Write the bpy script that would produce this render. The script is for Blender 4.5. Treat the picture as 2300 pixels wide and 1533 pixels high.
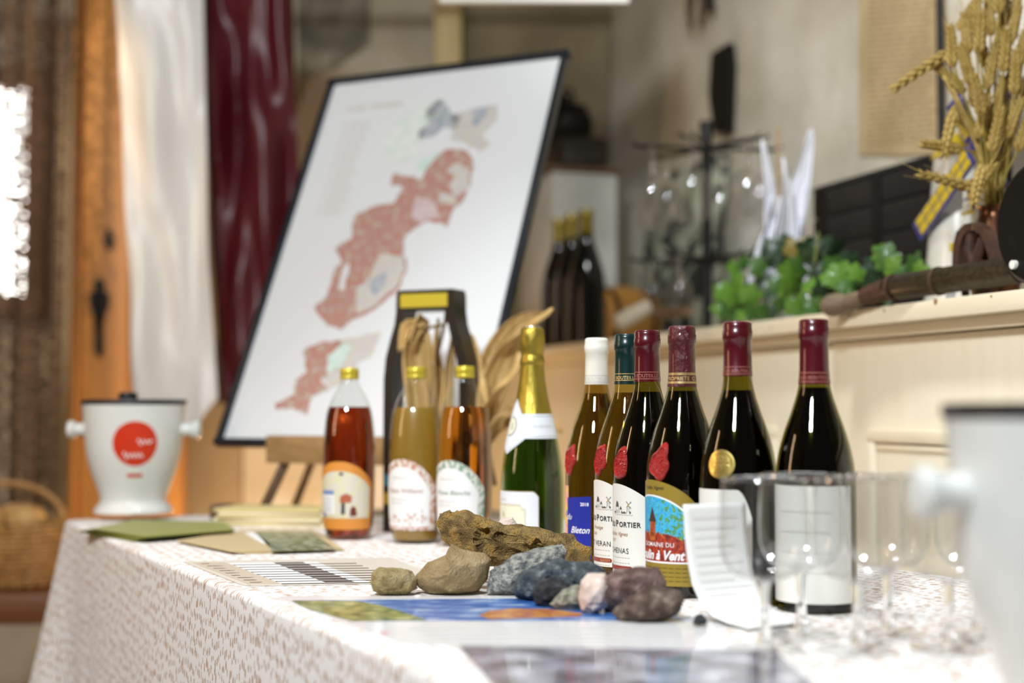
import bpy, bmesh, math, random
from mathutils import Vector, Matrix, noise, Euler
R = math.radians
sin, cos, pi = math.sin, math.cos, math.pi
random.seed(7)
for o in list(bpy.data.objects): bpy.data.objects.remove(o)
sc = bpy.context.scene
C = sc.collection
# ------------------------------------------------------------------ camera
F = 50 / 36 * 2300
CZ = 0.955
PITCH = math.atan((913 - 766.5) / F)
cam = bpy.data.cameras.new('camera'); cam.lens = 50; cam.sensor_width = 36
cam.dof.use_dof = True; cam.dof.focus_distance = 1.67; cam.dof.aperture_fstop = 2.2
cam.clip_start = 0.02
co = bpy.data.objects.new('camera', cam); C.objects.link(co)
co.location = (0, 0, CZ); co.rotation_euler = (pi / 2 + PITCH, 0, 0)
sc.camera = co
# ------------------------------------------------------------------ world, lights, exposure
w = bpy.data.worlds.new('world'); sc.world = w; w.use_nodes = True
bg = w.node_tree.nodes['Background']; bg.inputs[0].default_value = (1.0, .95, .88, 1); bg.inputs[1].default_value = .035
vs = sc.view_settings; vs.view_transform = 'Standard'; vs.look = 'None'; vs.exposure = 0.64; vs.gamma = 1; vs.use_curve_mapping = False
def area(name, loc, target, sx, sy, power, col):
    l = bpy.data.lights.new(name, 'AREA'); l.shape = 'RECTANGLE'; l.size = sx; l.size_y = sy; l.energy = power; l.color = col
    o = bpy.data.objects.new(name, l); C.objects.link(o); o.location = loc
    o.rotation_euler = (Vector(target) - Vector(loc)).to_track_quat('-Z', 'Y').to_euler(); return o
def point(name, loc, power, col, rad=.05):
    l = bpy.data.lights.new(name, 'POINT'); l.energy = power; l.color = col; l.shadow_soft_size = rad
    o = bpy.data.objects.new(name, l); C.objects.link(o); o.location = loc; return o
def spot(name, loc, target, power, col, ang, blend, rad):
    l = bpy.data.lights.new(name, 'SPOT'); l.energy = power; l.color = col; l.spot_size = R(ang); l.spot_blend = blend; l.shadow_soft_size = rad
    o = bpy.data.objects.new(name, l); C.objects.link(o); o.location = loc
    o.rotation_euler = (Vector(target) - Vector(loc)).to_track_quat('-Z', 'Y').to_euler(); return o
spot('key_spot', (-.75, -.45, 2.6), (-.25, 2.4, 1.33), 240, (.90, .96, 1), 80, .5, .18)
spot('table_spot', (-.1, 1.75, 2.95), (.0, 1.75, .75), 78, (.96, .98, 1), 62, .6, .12)
spot('wall_spot', (.25, 1.5, 2.7), (.78, 3.2, 1.65), 95, (.97, .975, .95), 52, .9, .10)
area('warm_window', (-1.75, 1.55, 1.45), (.2, 1.7, .85), .16, .8, 4, (1, .66, .40))
point('lamp_behind_table', (-.62, 3.72, .55), 9.0, (1, .66, .34), .04)
spot('door_spot', (-1.75, 2.9, 2.35), (-1.2, 4.2, 1.35), 48, (1, .68, .36), 62, .6, .04)
point('warm_bulb', (-1.35, 1.9, 1.95), 6, (1, .72, .45), .014)
point('sparkle_light', (.15, .75, 2.8), 5, (1, .93, .84), .014)  # unseen small light added for sparkle on glasses and bottles
# ------------------------------------------------------------------ helpers
FW = Vector((0, cos(PITCH), sin(PITCH))); UP = Vector((0, -sin(PITCH), cos(PITCH)))
def ray(x, y): return FW + Vector(((x - 1150) / F, 0, 0)) + UP * ((766.5 - y) / F)
def px(x, y, Y):
    d = ray(x, y); return Vector((0, 0, CZ)) + d * (Y / d.y)
def on(x, y, z=.75):
    d = ray(x, y); return Vector((0, 0, CZ)) + d * ((z - CZ) / d.z)
def hit(x, y, p, n):
    d = ray(x, y); o = Vector((0, 0, CZ)); return o + d * ((Vector(p) - o).dot(n) / d.dot(n))
def nt(name):
    m = bpy.data.materials.new(name); m.use_nodes = True
    return m, m.node_tree.nodes, m.node_tree.links, m.node_tree.nodes['Principled BSDF']
def c4(c): return (c[0], c[1], c[2], 1)
def M(name, col, rough=.5, metal=0, col2=None, scale=20, detail=4, bump=0, bscale=None, trans=0, ior=1.45, coat=0, stretch=(1, 1, 1), ramp=(.35, .65), col3=None, sub=0, coord='Object', sheen=0, spec=.5):
    m, N, L, b = nt(name)
    b.inputs['Base Color'].default_value = c4(col); b.inputs['Roughness'].default_value = rough; b.inputs['Metallic'].default_value = metal
    b.inputs['Transmission Weight'].default_value = trans; b.inputs['IOR'].default_value = ior; b.inputs['Coat Weight'].default_value = coat
    b.inputs['Coat Roughness'].default_value = .05; b.inputs['Sheen Weight'].default_value = sheen; b.inputs['Specular IOR Level'].default_value = spec
    if sub: b.inputs['Subsurface Weight'].default_value = sub; b.inputs['Subsurface Radius'].default_value = (.01, .006, .003)
    if col2 or bump:
        tc = N.new('ShaderNodeTexCoord'); mp = N.new('ShaderNodeMapping'); mp.inputs['Scale'].default_value = stretch
        L.new(tc.outputs[coord], mp.inputs[0])
    if col2:
        n = N.new('ShaderNodeTexNoise'); n.inputs['Scale'].default_value = scale; n.inputs['Detail'].default_value = detail
        r = N.new('ShaderNodeValToRGB'); e = r.color_ramp.elements
        e[0].position = ramp[0]; e[0].color = c4(col); e[1].position = ramp[1]; e[1].color = c4(col2)
        if col3: k = e.new(min(.99, ramp[1] + .12)); k.color = c4(col3)
        L.new(mp.outputs[0], n.inputs['Vector']); L.new(n.outputs['Fac'], r.inputs[0]); L.new(r.outputs[0], b.inputs['Base Color'])
    if bump:
        n2 = N.new('ShaderNodeTexNoise'); n2.inputs['Scale'].default_value = bscale or scale * 3; n2.inputs['Detail'].default_value = 6
        bp = N.new('ShaderNodeBump'); bp.inputs['Strength'].default_value = bump; bp.inputs['Distance'].default_value = .01
        L.new(mp.outputs[0], n2.inputs['Vector']); L.new(n2.outputs['Fac'], bp.inputs['Height']); L.new(bp.outputs[0], b.inputs['Normal'])
    return m
def thin_glass(name, tint, refl=1.0, rough=.0, base=.04):
    m, N, L, b = nt(name); N.remove(b); out = N['Material Output']
    t = N.new('ShaderNodeBsdfTransparent'); t.inputs[0].default_value = c4(tint)
    g = N.new('ShaderNodeBsdfGlossy'); g.inputs['Roughness'].default_value = rough
    lw = N.new('ShaderNodeLayerWeight'); lw.inputs[0].default_value = .5
    p = N.new('ShaderNodeMath'); p.operation = 'POWER'; p.inputs[1].default_value = 4
    ma = N.new('ShaderNodeMath'); ma.operation = 'MULTIPLY_ADD'; ma.inputs[1].default_value = .75 * refl; ma.inputs[2].default_value = base
    mx = N.new('ShaderNodeMixShader')
    L.new(lw.outputs['Facing'], p.inputs[0]); L.new(p.outputs[0], ma.inputs[0]); L.new(ma.outputs[0], mx.inputs[0])
    L.new(t.outputs[0], mx.inputs[1]); L.new(g.outputs[0], mx.inputs[2]); L.new(mx.outputs[0], out.inputs[0]); return m
def wood(name, a, b_, axis=0, scale=6, rough=.5, knots=None):
    st = [14, 14, 14]; st[axis] = .8
    return M(name, a, rough, col2=b_, scale=scale, detail=5, stretch=st, bump=.08, bscale=scale * 2, ramp=(.3, .7))
def sharp(bm, ang=40):
    for f in bm.faces: f.smooth = True
    for e in bm.edges:
        if len(e.link_faces) == 2 and e.calc_face_angle(0) > R(ang): e.smooth = False
def obj(name, bm, mat, parent=None, ang=40, normals=True, smooth=True):
    if normals: bmesh.ops.recalc_face_normals(bm, faces=bm.faces)
    if smooth: sharp(bm, ang)
    me = bpy.data.meshes.new(name); bm.to_mesh(me); bm.free()
    if mat: me.materials.append(mat)
    o = bpy.data.objects.new(name, me); C.objects.link(o)
    if parent: o.parent = parent
    return o
def tag(o, label, cat=None, group=None, kind=None):
    if label: o['label'] = label
    if cat: o['category'] = cat
    if group: o['group'] = group
    if kind: o['kind'] = kind
    return o
def empty(name, loc, rz, label, cat, group=None):
    o = bpy.data.objects.new(name, None); C.objects.link(o); o.empty_display_size = .05
    o.location = loc; o.rotation_euler = (0, 0, rz); return tag(o, label, cat, group)
def struct(name, bm, mat, **k): return tag(obj(name, bm, mat, **k), None, kind='structure')
def dup(root, loc=None, rz=None, label=None):
    r = root.copy(); C.objects.link(r)
    if loc is not None: r.location = loc
    if rz is not None: r.rotation_euler = (0, 0, rz)
    if label: r['label'] = label
    for ch in list(root.children):
        c = ch.copy(); C.objects.link(c); c.parent = r
        for g in list(ch.children):
            d = g.copy(); C.objects.link(d); d.parent = c
    return r
def nb(): return bmesh.new()
def box(bm, c, s, rot=None, bev=0):
    r = bmesh.ops.create_cube(bm, size=1); vs_ = r['verts']
    m = Matrix.Translation(c) @ (rot.to_matrix().to_4x4() if rot else Matrix()) @ Matrix.Diagonal((*s, 1))
    bmesh.ops.transform(bm, matrix=m, verts=vs_)
    if bev:
        es = list({e for v in vs_ for e in v.link_edges}); bmesh.ops.bevel(bm, geom=es, offset=bev, segments=2, affect='EDGES', profile=.5)
    return bm
def lathe(bm, prof, seg=40, o=(0, 0, 0), cap=True, axis=None):
    rings = []
    q = Vector((0, 0, 1)).rotation_difference(Vector(axis)) if axis else None
    for r_, z in prof:
        ring = []
        for k in range(seg):
            a = 2 * pi * k / seg; v = Vector((r_ * sin(a), -r_ * cos(a), z))
            if q: v = q @ v
            ring.append(bm.verts.new(v + Vector(o)))
        rings.append(ring)
    for a, b_ in zip(rings, rings[1:]):
        for k in range(seg): bm.faces.new((a[k], a[(k + 1) % seg], b_[(k + 1) % seg], b_[k]))
    if cap:
        if prof[0][0] > 1e-5: bm.faces.new(rings[0][::-1])
        if prof[-1][0] > 1e-5: bm.faces.new(rings[-1])
    return bm
def tube(bm, pts, rad, seg=8, cap=True):
    pts = [Vector(p) for p in pts]; n = len(pts)
    rs = rad if isinstance(rad, (list, tuple)) else [rad] * n
    prev = None; rings = []
    for i, p in enumerate(pts):
        t = (pts[min(i + 1, n - 1)] - pts[max(i - 1, 0)]).normalized()
        if prev is None:
            u = t.orthogonal().normalized()
        else:
            u = (prev - t * prev.dot(t)); u = u.normalized() if u.length > 1e-6 else t.orthogonal().normalized()
        prev = u; v = t.cross(u)
        rings.append([bm.verts.new(p + (u * cos(2 * pi * k / seg) + v * sin(2 * pi * k / seg)) * rs[i]) for k in range(seg)])
    for a, b_ in zip(rings, rings[1:]):
        for k in range(seg): bm.faces.new((a[k], a[(k + 1) % seg], b_[(k + 1) % seg], b_[k]))
    if cap: bm.faces.new(rings[0][::-1]); bm.faces.new(rings[-1])
    return bm
def grid(bm, fn, nu, nv, uvfn=None, wrap=False):
    vv = [[bm.verts.new(fn(i / nu, j / nv)) for j in range(nv + 1)] for i in range(nu + 1)]
    uvl = bm.loops.layers.uv.verify()
    for i in range(nu):
        for j in range(nv):
            f = bm.faces.new((vv[i][j], vv[i + 1][j], vv[i + 1][j + 1], vv[i][j + 1]))
            for lp, (a, b_) in zip(f.loops, ((i, j), (i + 1, j), (i + 1, j + 1), (i, j + 1))): lp[uvl].uv = (a / nu, b_ / nv)
    return bm
def prism(bm, poly, mtx, depth):
    """poly in local xy, extruded along local z by depth, placed by matrix"""
    a = [bm.verts.new(mtx @ Vector((x, y, 0))) for x, y in poly]; b_ = [bm.verts.new(mtx @ Vector((x, y, depth))) for x, y in poly]
    n = len(poly)
    bm.faces.new(a[::-1]); bm.faces.new(b_)
    for k in range(n): bm.faces.new((a[k], a[(k + 1) % n], b_[(k + 1) % n], b_[k]))
    return bm
def solid(o, t, off=0):
    m = o.modifiers.new('thickness', 'SOLIDIFY'); m.thickness = t; m.offset = off; return o
def flat(polys):
    bm = nb()
    for p in polys: bm.faces.new([bm.verts.new((x, y, 0)) for x, y in p])
    bmesh.ops.triangulate(bm, faces=bm.faces); return bm
def text(s, size, bold=0, shear=0, xs=1, sp=1, align='CENTER'):
    cu = bpy.data.curves.new('t', 'FONT'); cu.body = s; cu.size = size; cu.offset = bold; cu.shear = shear; cu.space_character = sp
    cu.align_x = align; cu.resolution_u = 3
    ob = bpy.data.objects.new('t', cu); C.objects.link(ob)
    me = bpy.data.meshes.new_from_object(ob.evaluated_get(bpy.context.evaluated_depsgraph_get()))
    bm = nb(); bm.from_mesh(me); bpy.data.objects.remove(ob); bpy.data.curves.remove(cu); bpy.data.meshes.remove(me)
    for v in bm.verts: v.co.x *= xs
    return bm
def slices(bm, step, x0=None, x1=None):
    if not bm.verts: return
    x0 = min(v.co.x for v in bm.verts); x1 = max(v.co.x for v in bm.verts); k = math.floor(x0 / step) + 1
    while k * step < x1:
        bmesh.ops.bisect_plane(bm, geom=bm.verts[:] + bm.edges[:] + bm.faces[:], plane_co=(k * step, 0, 0), plane_no=(1, 0, 0)); k += 1
def wrap(bm, rf, dx=0, dz=0, step=.004, f0=0.0):
    """flat xy -> surface of revolution: x is arc length at rf, y is height; f0 extra angle"""
    slices(bm, step)
    for v in bm.verts:
        x, z = v.co.x + dx, v.co.y + dz
        r_ = rf(z) if callable(rf) else rf
        a = x / (rf(dz) if callable(rf) else rf) + f0
        v.co = (r_ * sin(a), -r_ * cos(a), z)
    return bm
def patch(rf, a0, a1, zlo, zhi, na=24, nz=8):
    """label patch on a surface of revolution, angles in radians, zlo / zhi functions of angle"""
    bm = nb()
    def fn(u, v):
        a = a0 + (a1 - a0) * u; lo = zlo(a) if callable(zlo) else zlo; hi = zhi(a) if callable(zhi) else zhi
        z = lo + (hi - lo) * v; r_ = rf(z) if callable(rf) else rf
        return Vector((r_ * sin(a), -r_ * cos(a), z))
    return grid(bm, fn, na, nz)
def prof_r(prof, off):
    def f(z):
        for (r0, z0), (r1, z1) in zip(prof, prof[1:]):
            if z0 <= z <= z1 and z1 > z0: return r0 + (r1 - r0) * (z - z0) / (z1 - z0) + off
        return prof[-1][0] + off
    return f
def smoothprof(prof, n=4):
    out = []
    P = [prof[0]] + prof + [prof[-1]]
    for i in range(1, len(P) - 2):
        p0, p1, p2, p3 = P[i - 1], P[i], P[i + 1], P[i + 2]
        for k in range(n):
            t = k / n
            out.append(tuple(.5 * ((2 * p1[j]) + (-p0[j] + p2[j]) * t + (2 * p0[j] - 5 * p1[j] + 4 * p2[j] - p3[j]) * t * t + (-p0[j] + 3 * p1[j] - 3 * p2[j] + p3[j]) * t ** 3) for j in (0, 1)))
    out.append(prof[-1]); return out

# ------------------------------------------------------------------ setting: floor and walls
m_floor = wood('floor_boards', (.10, .05, .025), (.05, .024, .012), 1, 3)
struct('floor', box(nb(), (0, 2.2, -.025), (6.4, 8.6, .05)), m_floor)
def plaster(name, a, b_, c_, sc_=1.6):
    return M(name, a, .9, col2=b_, col3=c_, scale=sc_, detail=8, bump=.25, bscale=30, ramp=(.32, .52))
m_wall = plaster('old_plaster', (.26, .22, .14), (.44, .385, .28), (.52, .47, .37))
m_wallr = plaster('cream_plaster', (.30, .255, .165), (.52, .48, .39), (.64, .61, .54), 1.7)
BY = 4.6
# shelf line on the right: front edge point and directions
SD = Vector((-.306, .952, 0)); SN = Vector((.952, .306, 0)); S0 = Vector((.6725, 1.868, 0)); SZ = 1.11
WALL0 = S0 + SN * .5
def shelf(x, o, z=SZ):
    k = (x - 1150) / F; p = S0 + SN * o
    t = (k * p.y - p.x) / (SD.x - k * SD.y); q = p + SD * t; return Vector((q.x, q.y, z))
def onwall(x, y, off=.0): return hit(x, y, WALL0 - SN * off, SN)
tc_ = (BY - WALL0.y) / SD.y; CORNER = WALL0 + SD * tc_
bm = nb(); box(bm, ((CORNER.x - 3.2) / 2, BY + .05, 1.6), (CORNER.x + 3.2 + .1, .1, 3.2)); struct('wall_back', bm, m_wall)
bm = nb()
pa = CORNER; pb = WALL0 - SD * 2.6; mid = (pa + pb) / 2 + SN * .05
box(bm, (mid.x, mid.y, 1.6), ((pa - pb).length, .1, 3.2), Euler((0, 0, math.atan2(SD.y, SD.x)))); struct('wall_right', bm, m_wallr)
struct('wall_left', box(nb(), (-3.25, 2.2, 1.6), (.1, 8.6, 3.2)), m_wall)
# pale timber post on the back wall
m_post = wood('pale_post', (.62, .47, .22), (.48, .34, .14), 2, 5)
p = px(1008, 60, BY - .05); bm = nb(); box(bm, (p.x, BY - .055, 1.6), (.088, .11, 3.2), bev=.006); struct('trim_1', bm, m_post)

m_dado = M('white_painted_board', (.70, .66, .60), .7, col2=(.60, .56, .50), scale=6); m_dado2 = M('beige_painted_board', (.48, .40, .29), .7, col2=(.42, .34, .24), scale=6)
for nm_, x0, x1, m_ in (('trim_2', 545, 1060, m_dado), ('trim_3', 418, 543, m_dado2)):
    a_, b0_ = px(x0, 1000, 4.3).x, px(x1, 1000, 4.3).x; zt_ = px(600, 905, 4.3).z; bm = nb(); box(bm, ((a_ + b0_) / 2, 4.32, zt_ / 2), (b0_ - a_, .04, zt_), bev=.004); struct(nm_, bm, m_)
a_, b0_ = px(1042, 0, BY).x, CORNER.x - .002; bm = nb(); box(bm, ((a_ + b0_) / 2, BY - .012, 1.6), (b0_ - a_, .024, 3.2)); struct('trim_4', bm, plaster('dark_olive_plaster', (.11, .088, .045), (.19, .155, .09), (.24, .20, .12), 2.5))  # thin darker olive sheet over the back wall, post to corner
# ------------------------------------------------------------------ left: door, window, curtain
m_door = wood('honey_pine', (.50, .23, .055), (.40, .17, .04), 2, 3.5)
m_iron = M('black_iron', (.012, .011, .010), .45, .6, bump=.15, bscale=60)
DY = 4.1
dl = px(160, 900, DY).x; dr = px(412, 900, DY).x
dw = dr - dl
droot = tag(obj('door_1', box(nb(), ((dl + dr) / 2, DY + .03, 1.08), (dw, .03, 2.16)), m_door), None, kind='structure')
xs_ = [dl, dl + .024, dl + .165, dr]
for a, b_ in zip(xs_, xs_[1:]):
    bm = nb(); box(bm, ((a + b_) / 2, DY + (.004 if a > dl else -.008), 1.08), (b_ - a - .002, .022 if a > dl else .045, 2.16), bev=.003); obj('plank', bm, m_door, droot)
# decorated iron escutcheon with a drop handle
def at_door(x, y): return px(x, y, DY - .016)
def sc_poly(pts): return [(at_door(x, y).x, at_door(x, y).z) for x, y in pts]
half = [(0, 622), (8, 628), (14, 640), (9, 650), (16, 655), (25, 662), (20, 672), (24, 682), (17, 694), (12, 712), (8, 732), (9, 760), (10, 785), (6, 798), (0, 804)]
pl = [(223 + a, y) for a, y in half] + [(223 - a, y) for a, y in half[-2:0:-1]]
mx = Matrix(((1, 0, 0, 0), (0, 0, -1, DY - .014), (0, 1, 0, 0), (0, 0, 0, 1)))
tagp = obj('escutcheon', prism(nb(), sc_poly(pl), mx, .006), m_iron, droot)
bm = nb(); pts = [at_door(223, y) + Vector((0, -.012 - .012 * sin((y - 660) / 90 * pi), 0)) for y in range(660, 751, 10)]; tube(bm, pts, .009); obj('handle', bm, m_iron, droot)
kp = [(245 + 11 * cos(t) * (1 if sin(t) < .2 else .7), 536 - 24 * sin(t)) for t in [k * pi / 8 for k in range(16)]]
obj('keyhole_plate', prism(nb(), sc_poly(kp[::-1]), mx, .005), m_iron, droot)
# window at the far left
m_frame = wood('dark_frame', (.12, .05, .02), (.07, .03, .012), 2, 5)
m_pane = M('daylit_pane', (.9, .9, .9), .2)
bs = m_pane.node_tree.nodes['Principled BSDF']; bs.inputs['Emission Color'].default_value = (1, .96, .9, 1); bs.inputs['Emission Strength'].default_value = 6
w0 = px(-230, 0, 4.5); w1 = px(60, 0, 4.5); zt = px(0, 190, 4.5).z; zb = px(0, 660, 4.5).z
wr = tag(obj('window_1', box(nb(), ((w0.x + w1.x) / 2, 4.585, (zt + zb) / 2), (w1.x - w0.x, .02, zt - zb)), m_pane), None, kind='structure')
bm = nb()
for zz in (zt + .03, zb - .03): box(bm, ((w0.x + w1.x) / 2, 4.56, zz), (w1.x - w0.x + .12, .08, .06), bev=.004)
for xx in (w0.x - .03, w1.x + .03): box(bm, (xx, 4.56, (zt + zb) / 2), (.06, .08, zt - zb), bev=.004)
obj('window_frame', bm, m_frame, wr)
# curtain: brown knitted cloth in folds
m, N, L, b = nt('brown_knit'); b.inputs['Roughness'].default_value = .8
tc = N.new('ShaderNodeTexCoord'); mp = N.new('ShaderNodeMapping'); mp.inputs['Scale'].default_value = (40, 40, 75)
vo = N.new('ShaderNodeTexVoronoi'); vo.inputs['Scale'].default_value = 1; vo.inputs['Randomness'].default_value = .35
rp = N.new('ShaderNodeValToRGB'); e = rp.color_ramp.elements; e[0].position = .15; e[0].color = (.23, .155, .105, 1); e[1].position = .6; e[1].color = (.055, .032, .02, 1)
L.new(tc.outputs['Object'], mp.inputs[0]); L.new(mp.outputs[0], vo.inputs['Vector']); L.new(vo.outputs['Distance'], rp.inputs[0]); L.new(rp.outputs[0], b.inputs['Base Color'])
bp = N.new('ShaderNodeBump'); bp.inputs['Strength'].default_value = .6; bp.invert = True; L.new(vo.outputs['Distance'], bp.inputs['Height']); L.new(bp.outputs[0], b.inputs['Normal'])
tl = N.new('ShaderNodeBsdfTranslucent'); L.new(rp.outputs[0], tl.inputs[0]); mxs = N.new('ShaderNodeMixShader'); mxs.inputs[0].default_value = .5
tr_ = N.new('ShaderNodeBsdfTransparent'); gap = N.new('ShaderNodeMath'); gap.operation = 'GREATER_THAN'; gap.inputs[1].default_value = .52; mxt = N.new('ShaderNodeMixShader')
L.new(b.outputs[0], mxs.inputs[1]); L.new(tl.outputs[0], mxs.inputs[2]); L.new(vo.outputs['Distance'], gap.inputs[0]); L.new(gap.outputs[0], mxt.inputs[0]); L.new(mxs.outputs[0], mxt.inputs[1]); L.new(tr_.outputs[0], mxt.inputs[2]); L.new(mxt.outputs[0], N['Material Output'].inputs[0])
m_curt = m
cl = px(-60, 500, 3.95).x; cr = px(163, 500, 3.95).x; cb = px(0, 1142, 3.95).z
def cf(u, v):
    x = cl - .02 * (1 - v) + (cr - cl) * u; z = cb + (2.25 - cb) * v
    return Vector((x + .006 * sin(u * 25 + 3), 3.95 + .03 * sin(u * 5.2 * pi + .8) + .012 * sin(u * 13 * pi + z), z + .004 * sin(u * 20)))
cur = solid(obj('knitted_curtain', grid(nb(), cf, 60, 30), m_curt), .006); tag(cur, 'dark brown knitted curtain hanging in folds at the left edge beside the wooden door', 'curtain')
bm = nb(); tube(bm, [(-2.2, 3.97, 2.26), (.2, 3.97, 2.26)], .012); tag(obj('curtain_rod', bm, m_iron), 'black iron rod above the curtain and the satin banners', 'rod')
# ------------------------------------------------------------------ satin banners
def satin(name, col, rough, met=0.0):
    return M(name, col, rough, spec=.7)
m_wsat = satin('white_satin', (.80, .775, .74), .42); m_rsat = satin('burgundy_satin', (.085, .002, .008), .42)
def lerp(tab, y):
    for (y0, a), (y1, b_) in zip(tab, tab[1:]):
        if y0 <= y <= y1: return a + (b_ - a) * (y - y0) / (y1 - y0)
    return tab[-1][1] if y > tab[-1][0] else tab[0][1]
def folds(u, v, k, amp):
    s = 0
    for i, (fx, fy, ph, a) in enumerate(((2.1, 1.2, .3, 1), (3.7, -2.0, 1.7, .55), (1.4, 5.0, 2.2, .35), (5.2, 3.1, .4, .22))):
        s += a * sin(2 * pi * (fx * u * .5 + fy * v * .5) + ph + k)
    s += .8 * noise.noise(Vector((u * 3 + k, v * 7, k))) + .9 * abs(noise.noise(Vector((u * 2.2 + v * 1.5 + k, v * 5 - u * 2, 3 + k))))
    return s * amp
def wb(u, v):
    y = -140 + v * (1 - v * 0) * 0
    lx = [(-140, 243), (0, 252), (400, 280), (700, 296), (830, 300), (940, 306)]; rx = [(-140, 443), (0, 452), (450, 466), (800, 482), (900, 491)]
    bot = lerp([(0, 925), (.55, 968), (.68, 972), (1, 893)], u)
    y = -140 + (bot + 140) * v; x = lerp(lx, y) * (1 - u) + lerp(rx, y) * u
    q = px(x, y, 3.5); q.y += folds(u, v, .6, .016); return q
bn = solid(obj('white_banner', grid(nb(), wb, 40, 110), m_wsat), .002); tag(bn, 'white satin banner with a pointed end hanging beside the burgundy banner', 'banner', 'satin banners')
def rb(u, v):
    lx = [(-140, 445), (0, 454), (450, 468), (800, 484), (920, 496)]; rx = [(-140, 650), (0, 655), (400, 668), (920, 690)]
    bot = lerp([(0, 905), (.3, 925), (.6, 950), (1, 905)], u)
    y = -140 + (bot + 140) * v; x = lerp(lx, y) * (1 - u) + lerp(rx, y) * u
    q = px(x, y, 3.62); q.y += folds(u * 1.2, v, 4.1, .026) + .0; return q
bn = solid(obj('burgundy_banner', grid(nb(), rb, 40, 110), m_rsat), .002); tag(bn, 'dark burgundy satin banner hanging behind the framed map', 'banner', 'satin banners')
tube_pts = [(-1.25, 3.53, 2.12), (-.35, 3.53, 2.12)]
ztop = px(350, -140, 3.5).z
bm = nb(); tube(bm, [(px(200, 0, 3.53).x, 3.53, ztop), (px(700, 0, 3.53).x, 3.53, ztop)], .011, 12); rod = tag(obj('banner_rod', bm, m_door), 'honey coloured wooden rod from which the two satin banners hang', 'rod')
bm = nb()
for x in (230, 670): q = px(x, 0, 3.53).x; tube(bm, [(q, 3.53, ztop), (q, 3.53, 3.2)], .003, 6)
obj('cord', bm, m_iron, rod)

# ------------------------------------------------------------------ table and tablecloth
T0 = Vector((-.809, 2.599, 0)); E1 = Vector((.451, -.8925, 0)); E2 = Vector((.8925, .451, 0)); TL, TW, TZ = 2.45, .80, .75
def tp(a, b_, z=TZ): q = T0 + E1 * a + E2 * b_; return Vector((q.x, q.y, z))
trot = math.atan2(E1.y, E1.x)
m_tw = wood('table_pine', (.42, .27, .13), (.33, .2, .09), 0, 5)
tr = empty('trestle_table', tp(TL / 2, TW / 2, 0), trot, 'long table hidden under the white patterned cloth', 'table')
obj('tabletop', box(nb(), (0, 0, TZ - .022), (TL - .02, TW - .02, .03), bev=.004), m_tw, tr)
for sx in (-1, 1):
    for sy in (-1, 1): obj('leg', box(nb(), (sx * (TL / 2 - .12), sy * (TW / 2 - .1), (TZ - .037) / 2), (.06, .06, TZ - .037), bev=.004), m_tw, tr)
    obj('apron', box(nb(), (0, sx * (TW / 2 - .1), TZ - .08), (TL - .3, .022, .08)), m_tw, tr)
m, N, L, b = nt('patterned_cloth'); b.inputs['Roughness'].default_value = .85; b.inputs['Sheen Weight'].default_value = .2
uv = N.new('ShaderNodeUVMap'); n1 = N.new('ShaderNodeTexNoise'); n1.inputs['Scale'].default_value = 260; n1.inputs['Detail'].default_value = 2
va = N.new('ShaderNodeVectorMath'); va.operation = 'MULTIPLY_ADD'; va.inputs[1].default_value = (.0045, .0075, 0); 
mp = N.new('ShaderNodeMapping'); mp.inputs['Scale'].default_value = (128, 58, 1); mp.inputs['Rotation'].default_value = (0, 0, .03)
vo = N.new('ShaderNodeTexVoronoi'); vo.voronoi_dimensions = '2D'; vo.inputs['Scale'].default_value = 1; vo.inputs['Randomness'].default_value = .62
n2 = N.new('ShaderNodeTexNoise'); n2.inputs['Scale'].default_value = 55; n2.inputs['Detail'].default_value = 1
th = N.new('ShaderNodeMath'); th.operation = 'MULTIPLY_ADD'; th.inputs[1].default_value = .62; th.inputs[2].default_value = -.05
sb = N.new('ShaderNodeMath'); sb.operation = 'SUBTRACT'
rp = N.new('ShaderNodeValToRGB'); e = rp.color_ramp.elements; e[0].position = .47; e[0].color = (.45, .30, .20, 1); e[1].position = .53; e[1].color = (.83, .81, .80, 1)
ad = N.new('ShaderNodeMath'); ad.operation = 'ADD'; ad.inputs[1].default_value = .5
L.new(uv.outputs[0], n1.inputs['Vector']); L.new(n1.outputs['Color'], va.inputs[0]); L.new(uv.outputs[0], va.inputs[2]); L.new(va.outputs[0], mp.inputs[0]); L.new(mp.outputs[0], vo.inputs['Vector'])
L.new(uv.outputs[0], n2.inputs['Vector']); L.new(n2.outputs['Fac'], th.inputs[0]); L.new(vo.outputs['Distance'], sb.inputs[0]); L.new(th.outputs[0], sb.inputs[1]); L.new(sb.outputs[0], ad.inputs[0])
L.new(ad.outputs[0], rp.inputs[0]); L.new(rp.outputs[0], b.inputs['Base Color'])
bp = N.new('ShaderNodeBump'); bp.inputs['Strength'].default_value = .35; bp.inputs['Distance'].default_value = .001; L.new(ad.outputs[0], bp.inputs['Height']); L.new(bp.outputs[0], b.inputs['Normal'])
m_cloth = m
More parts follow.
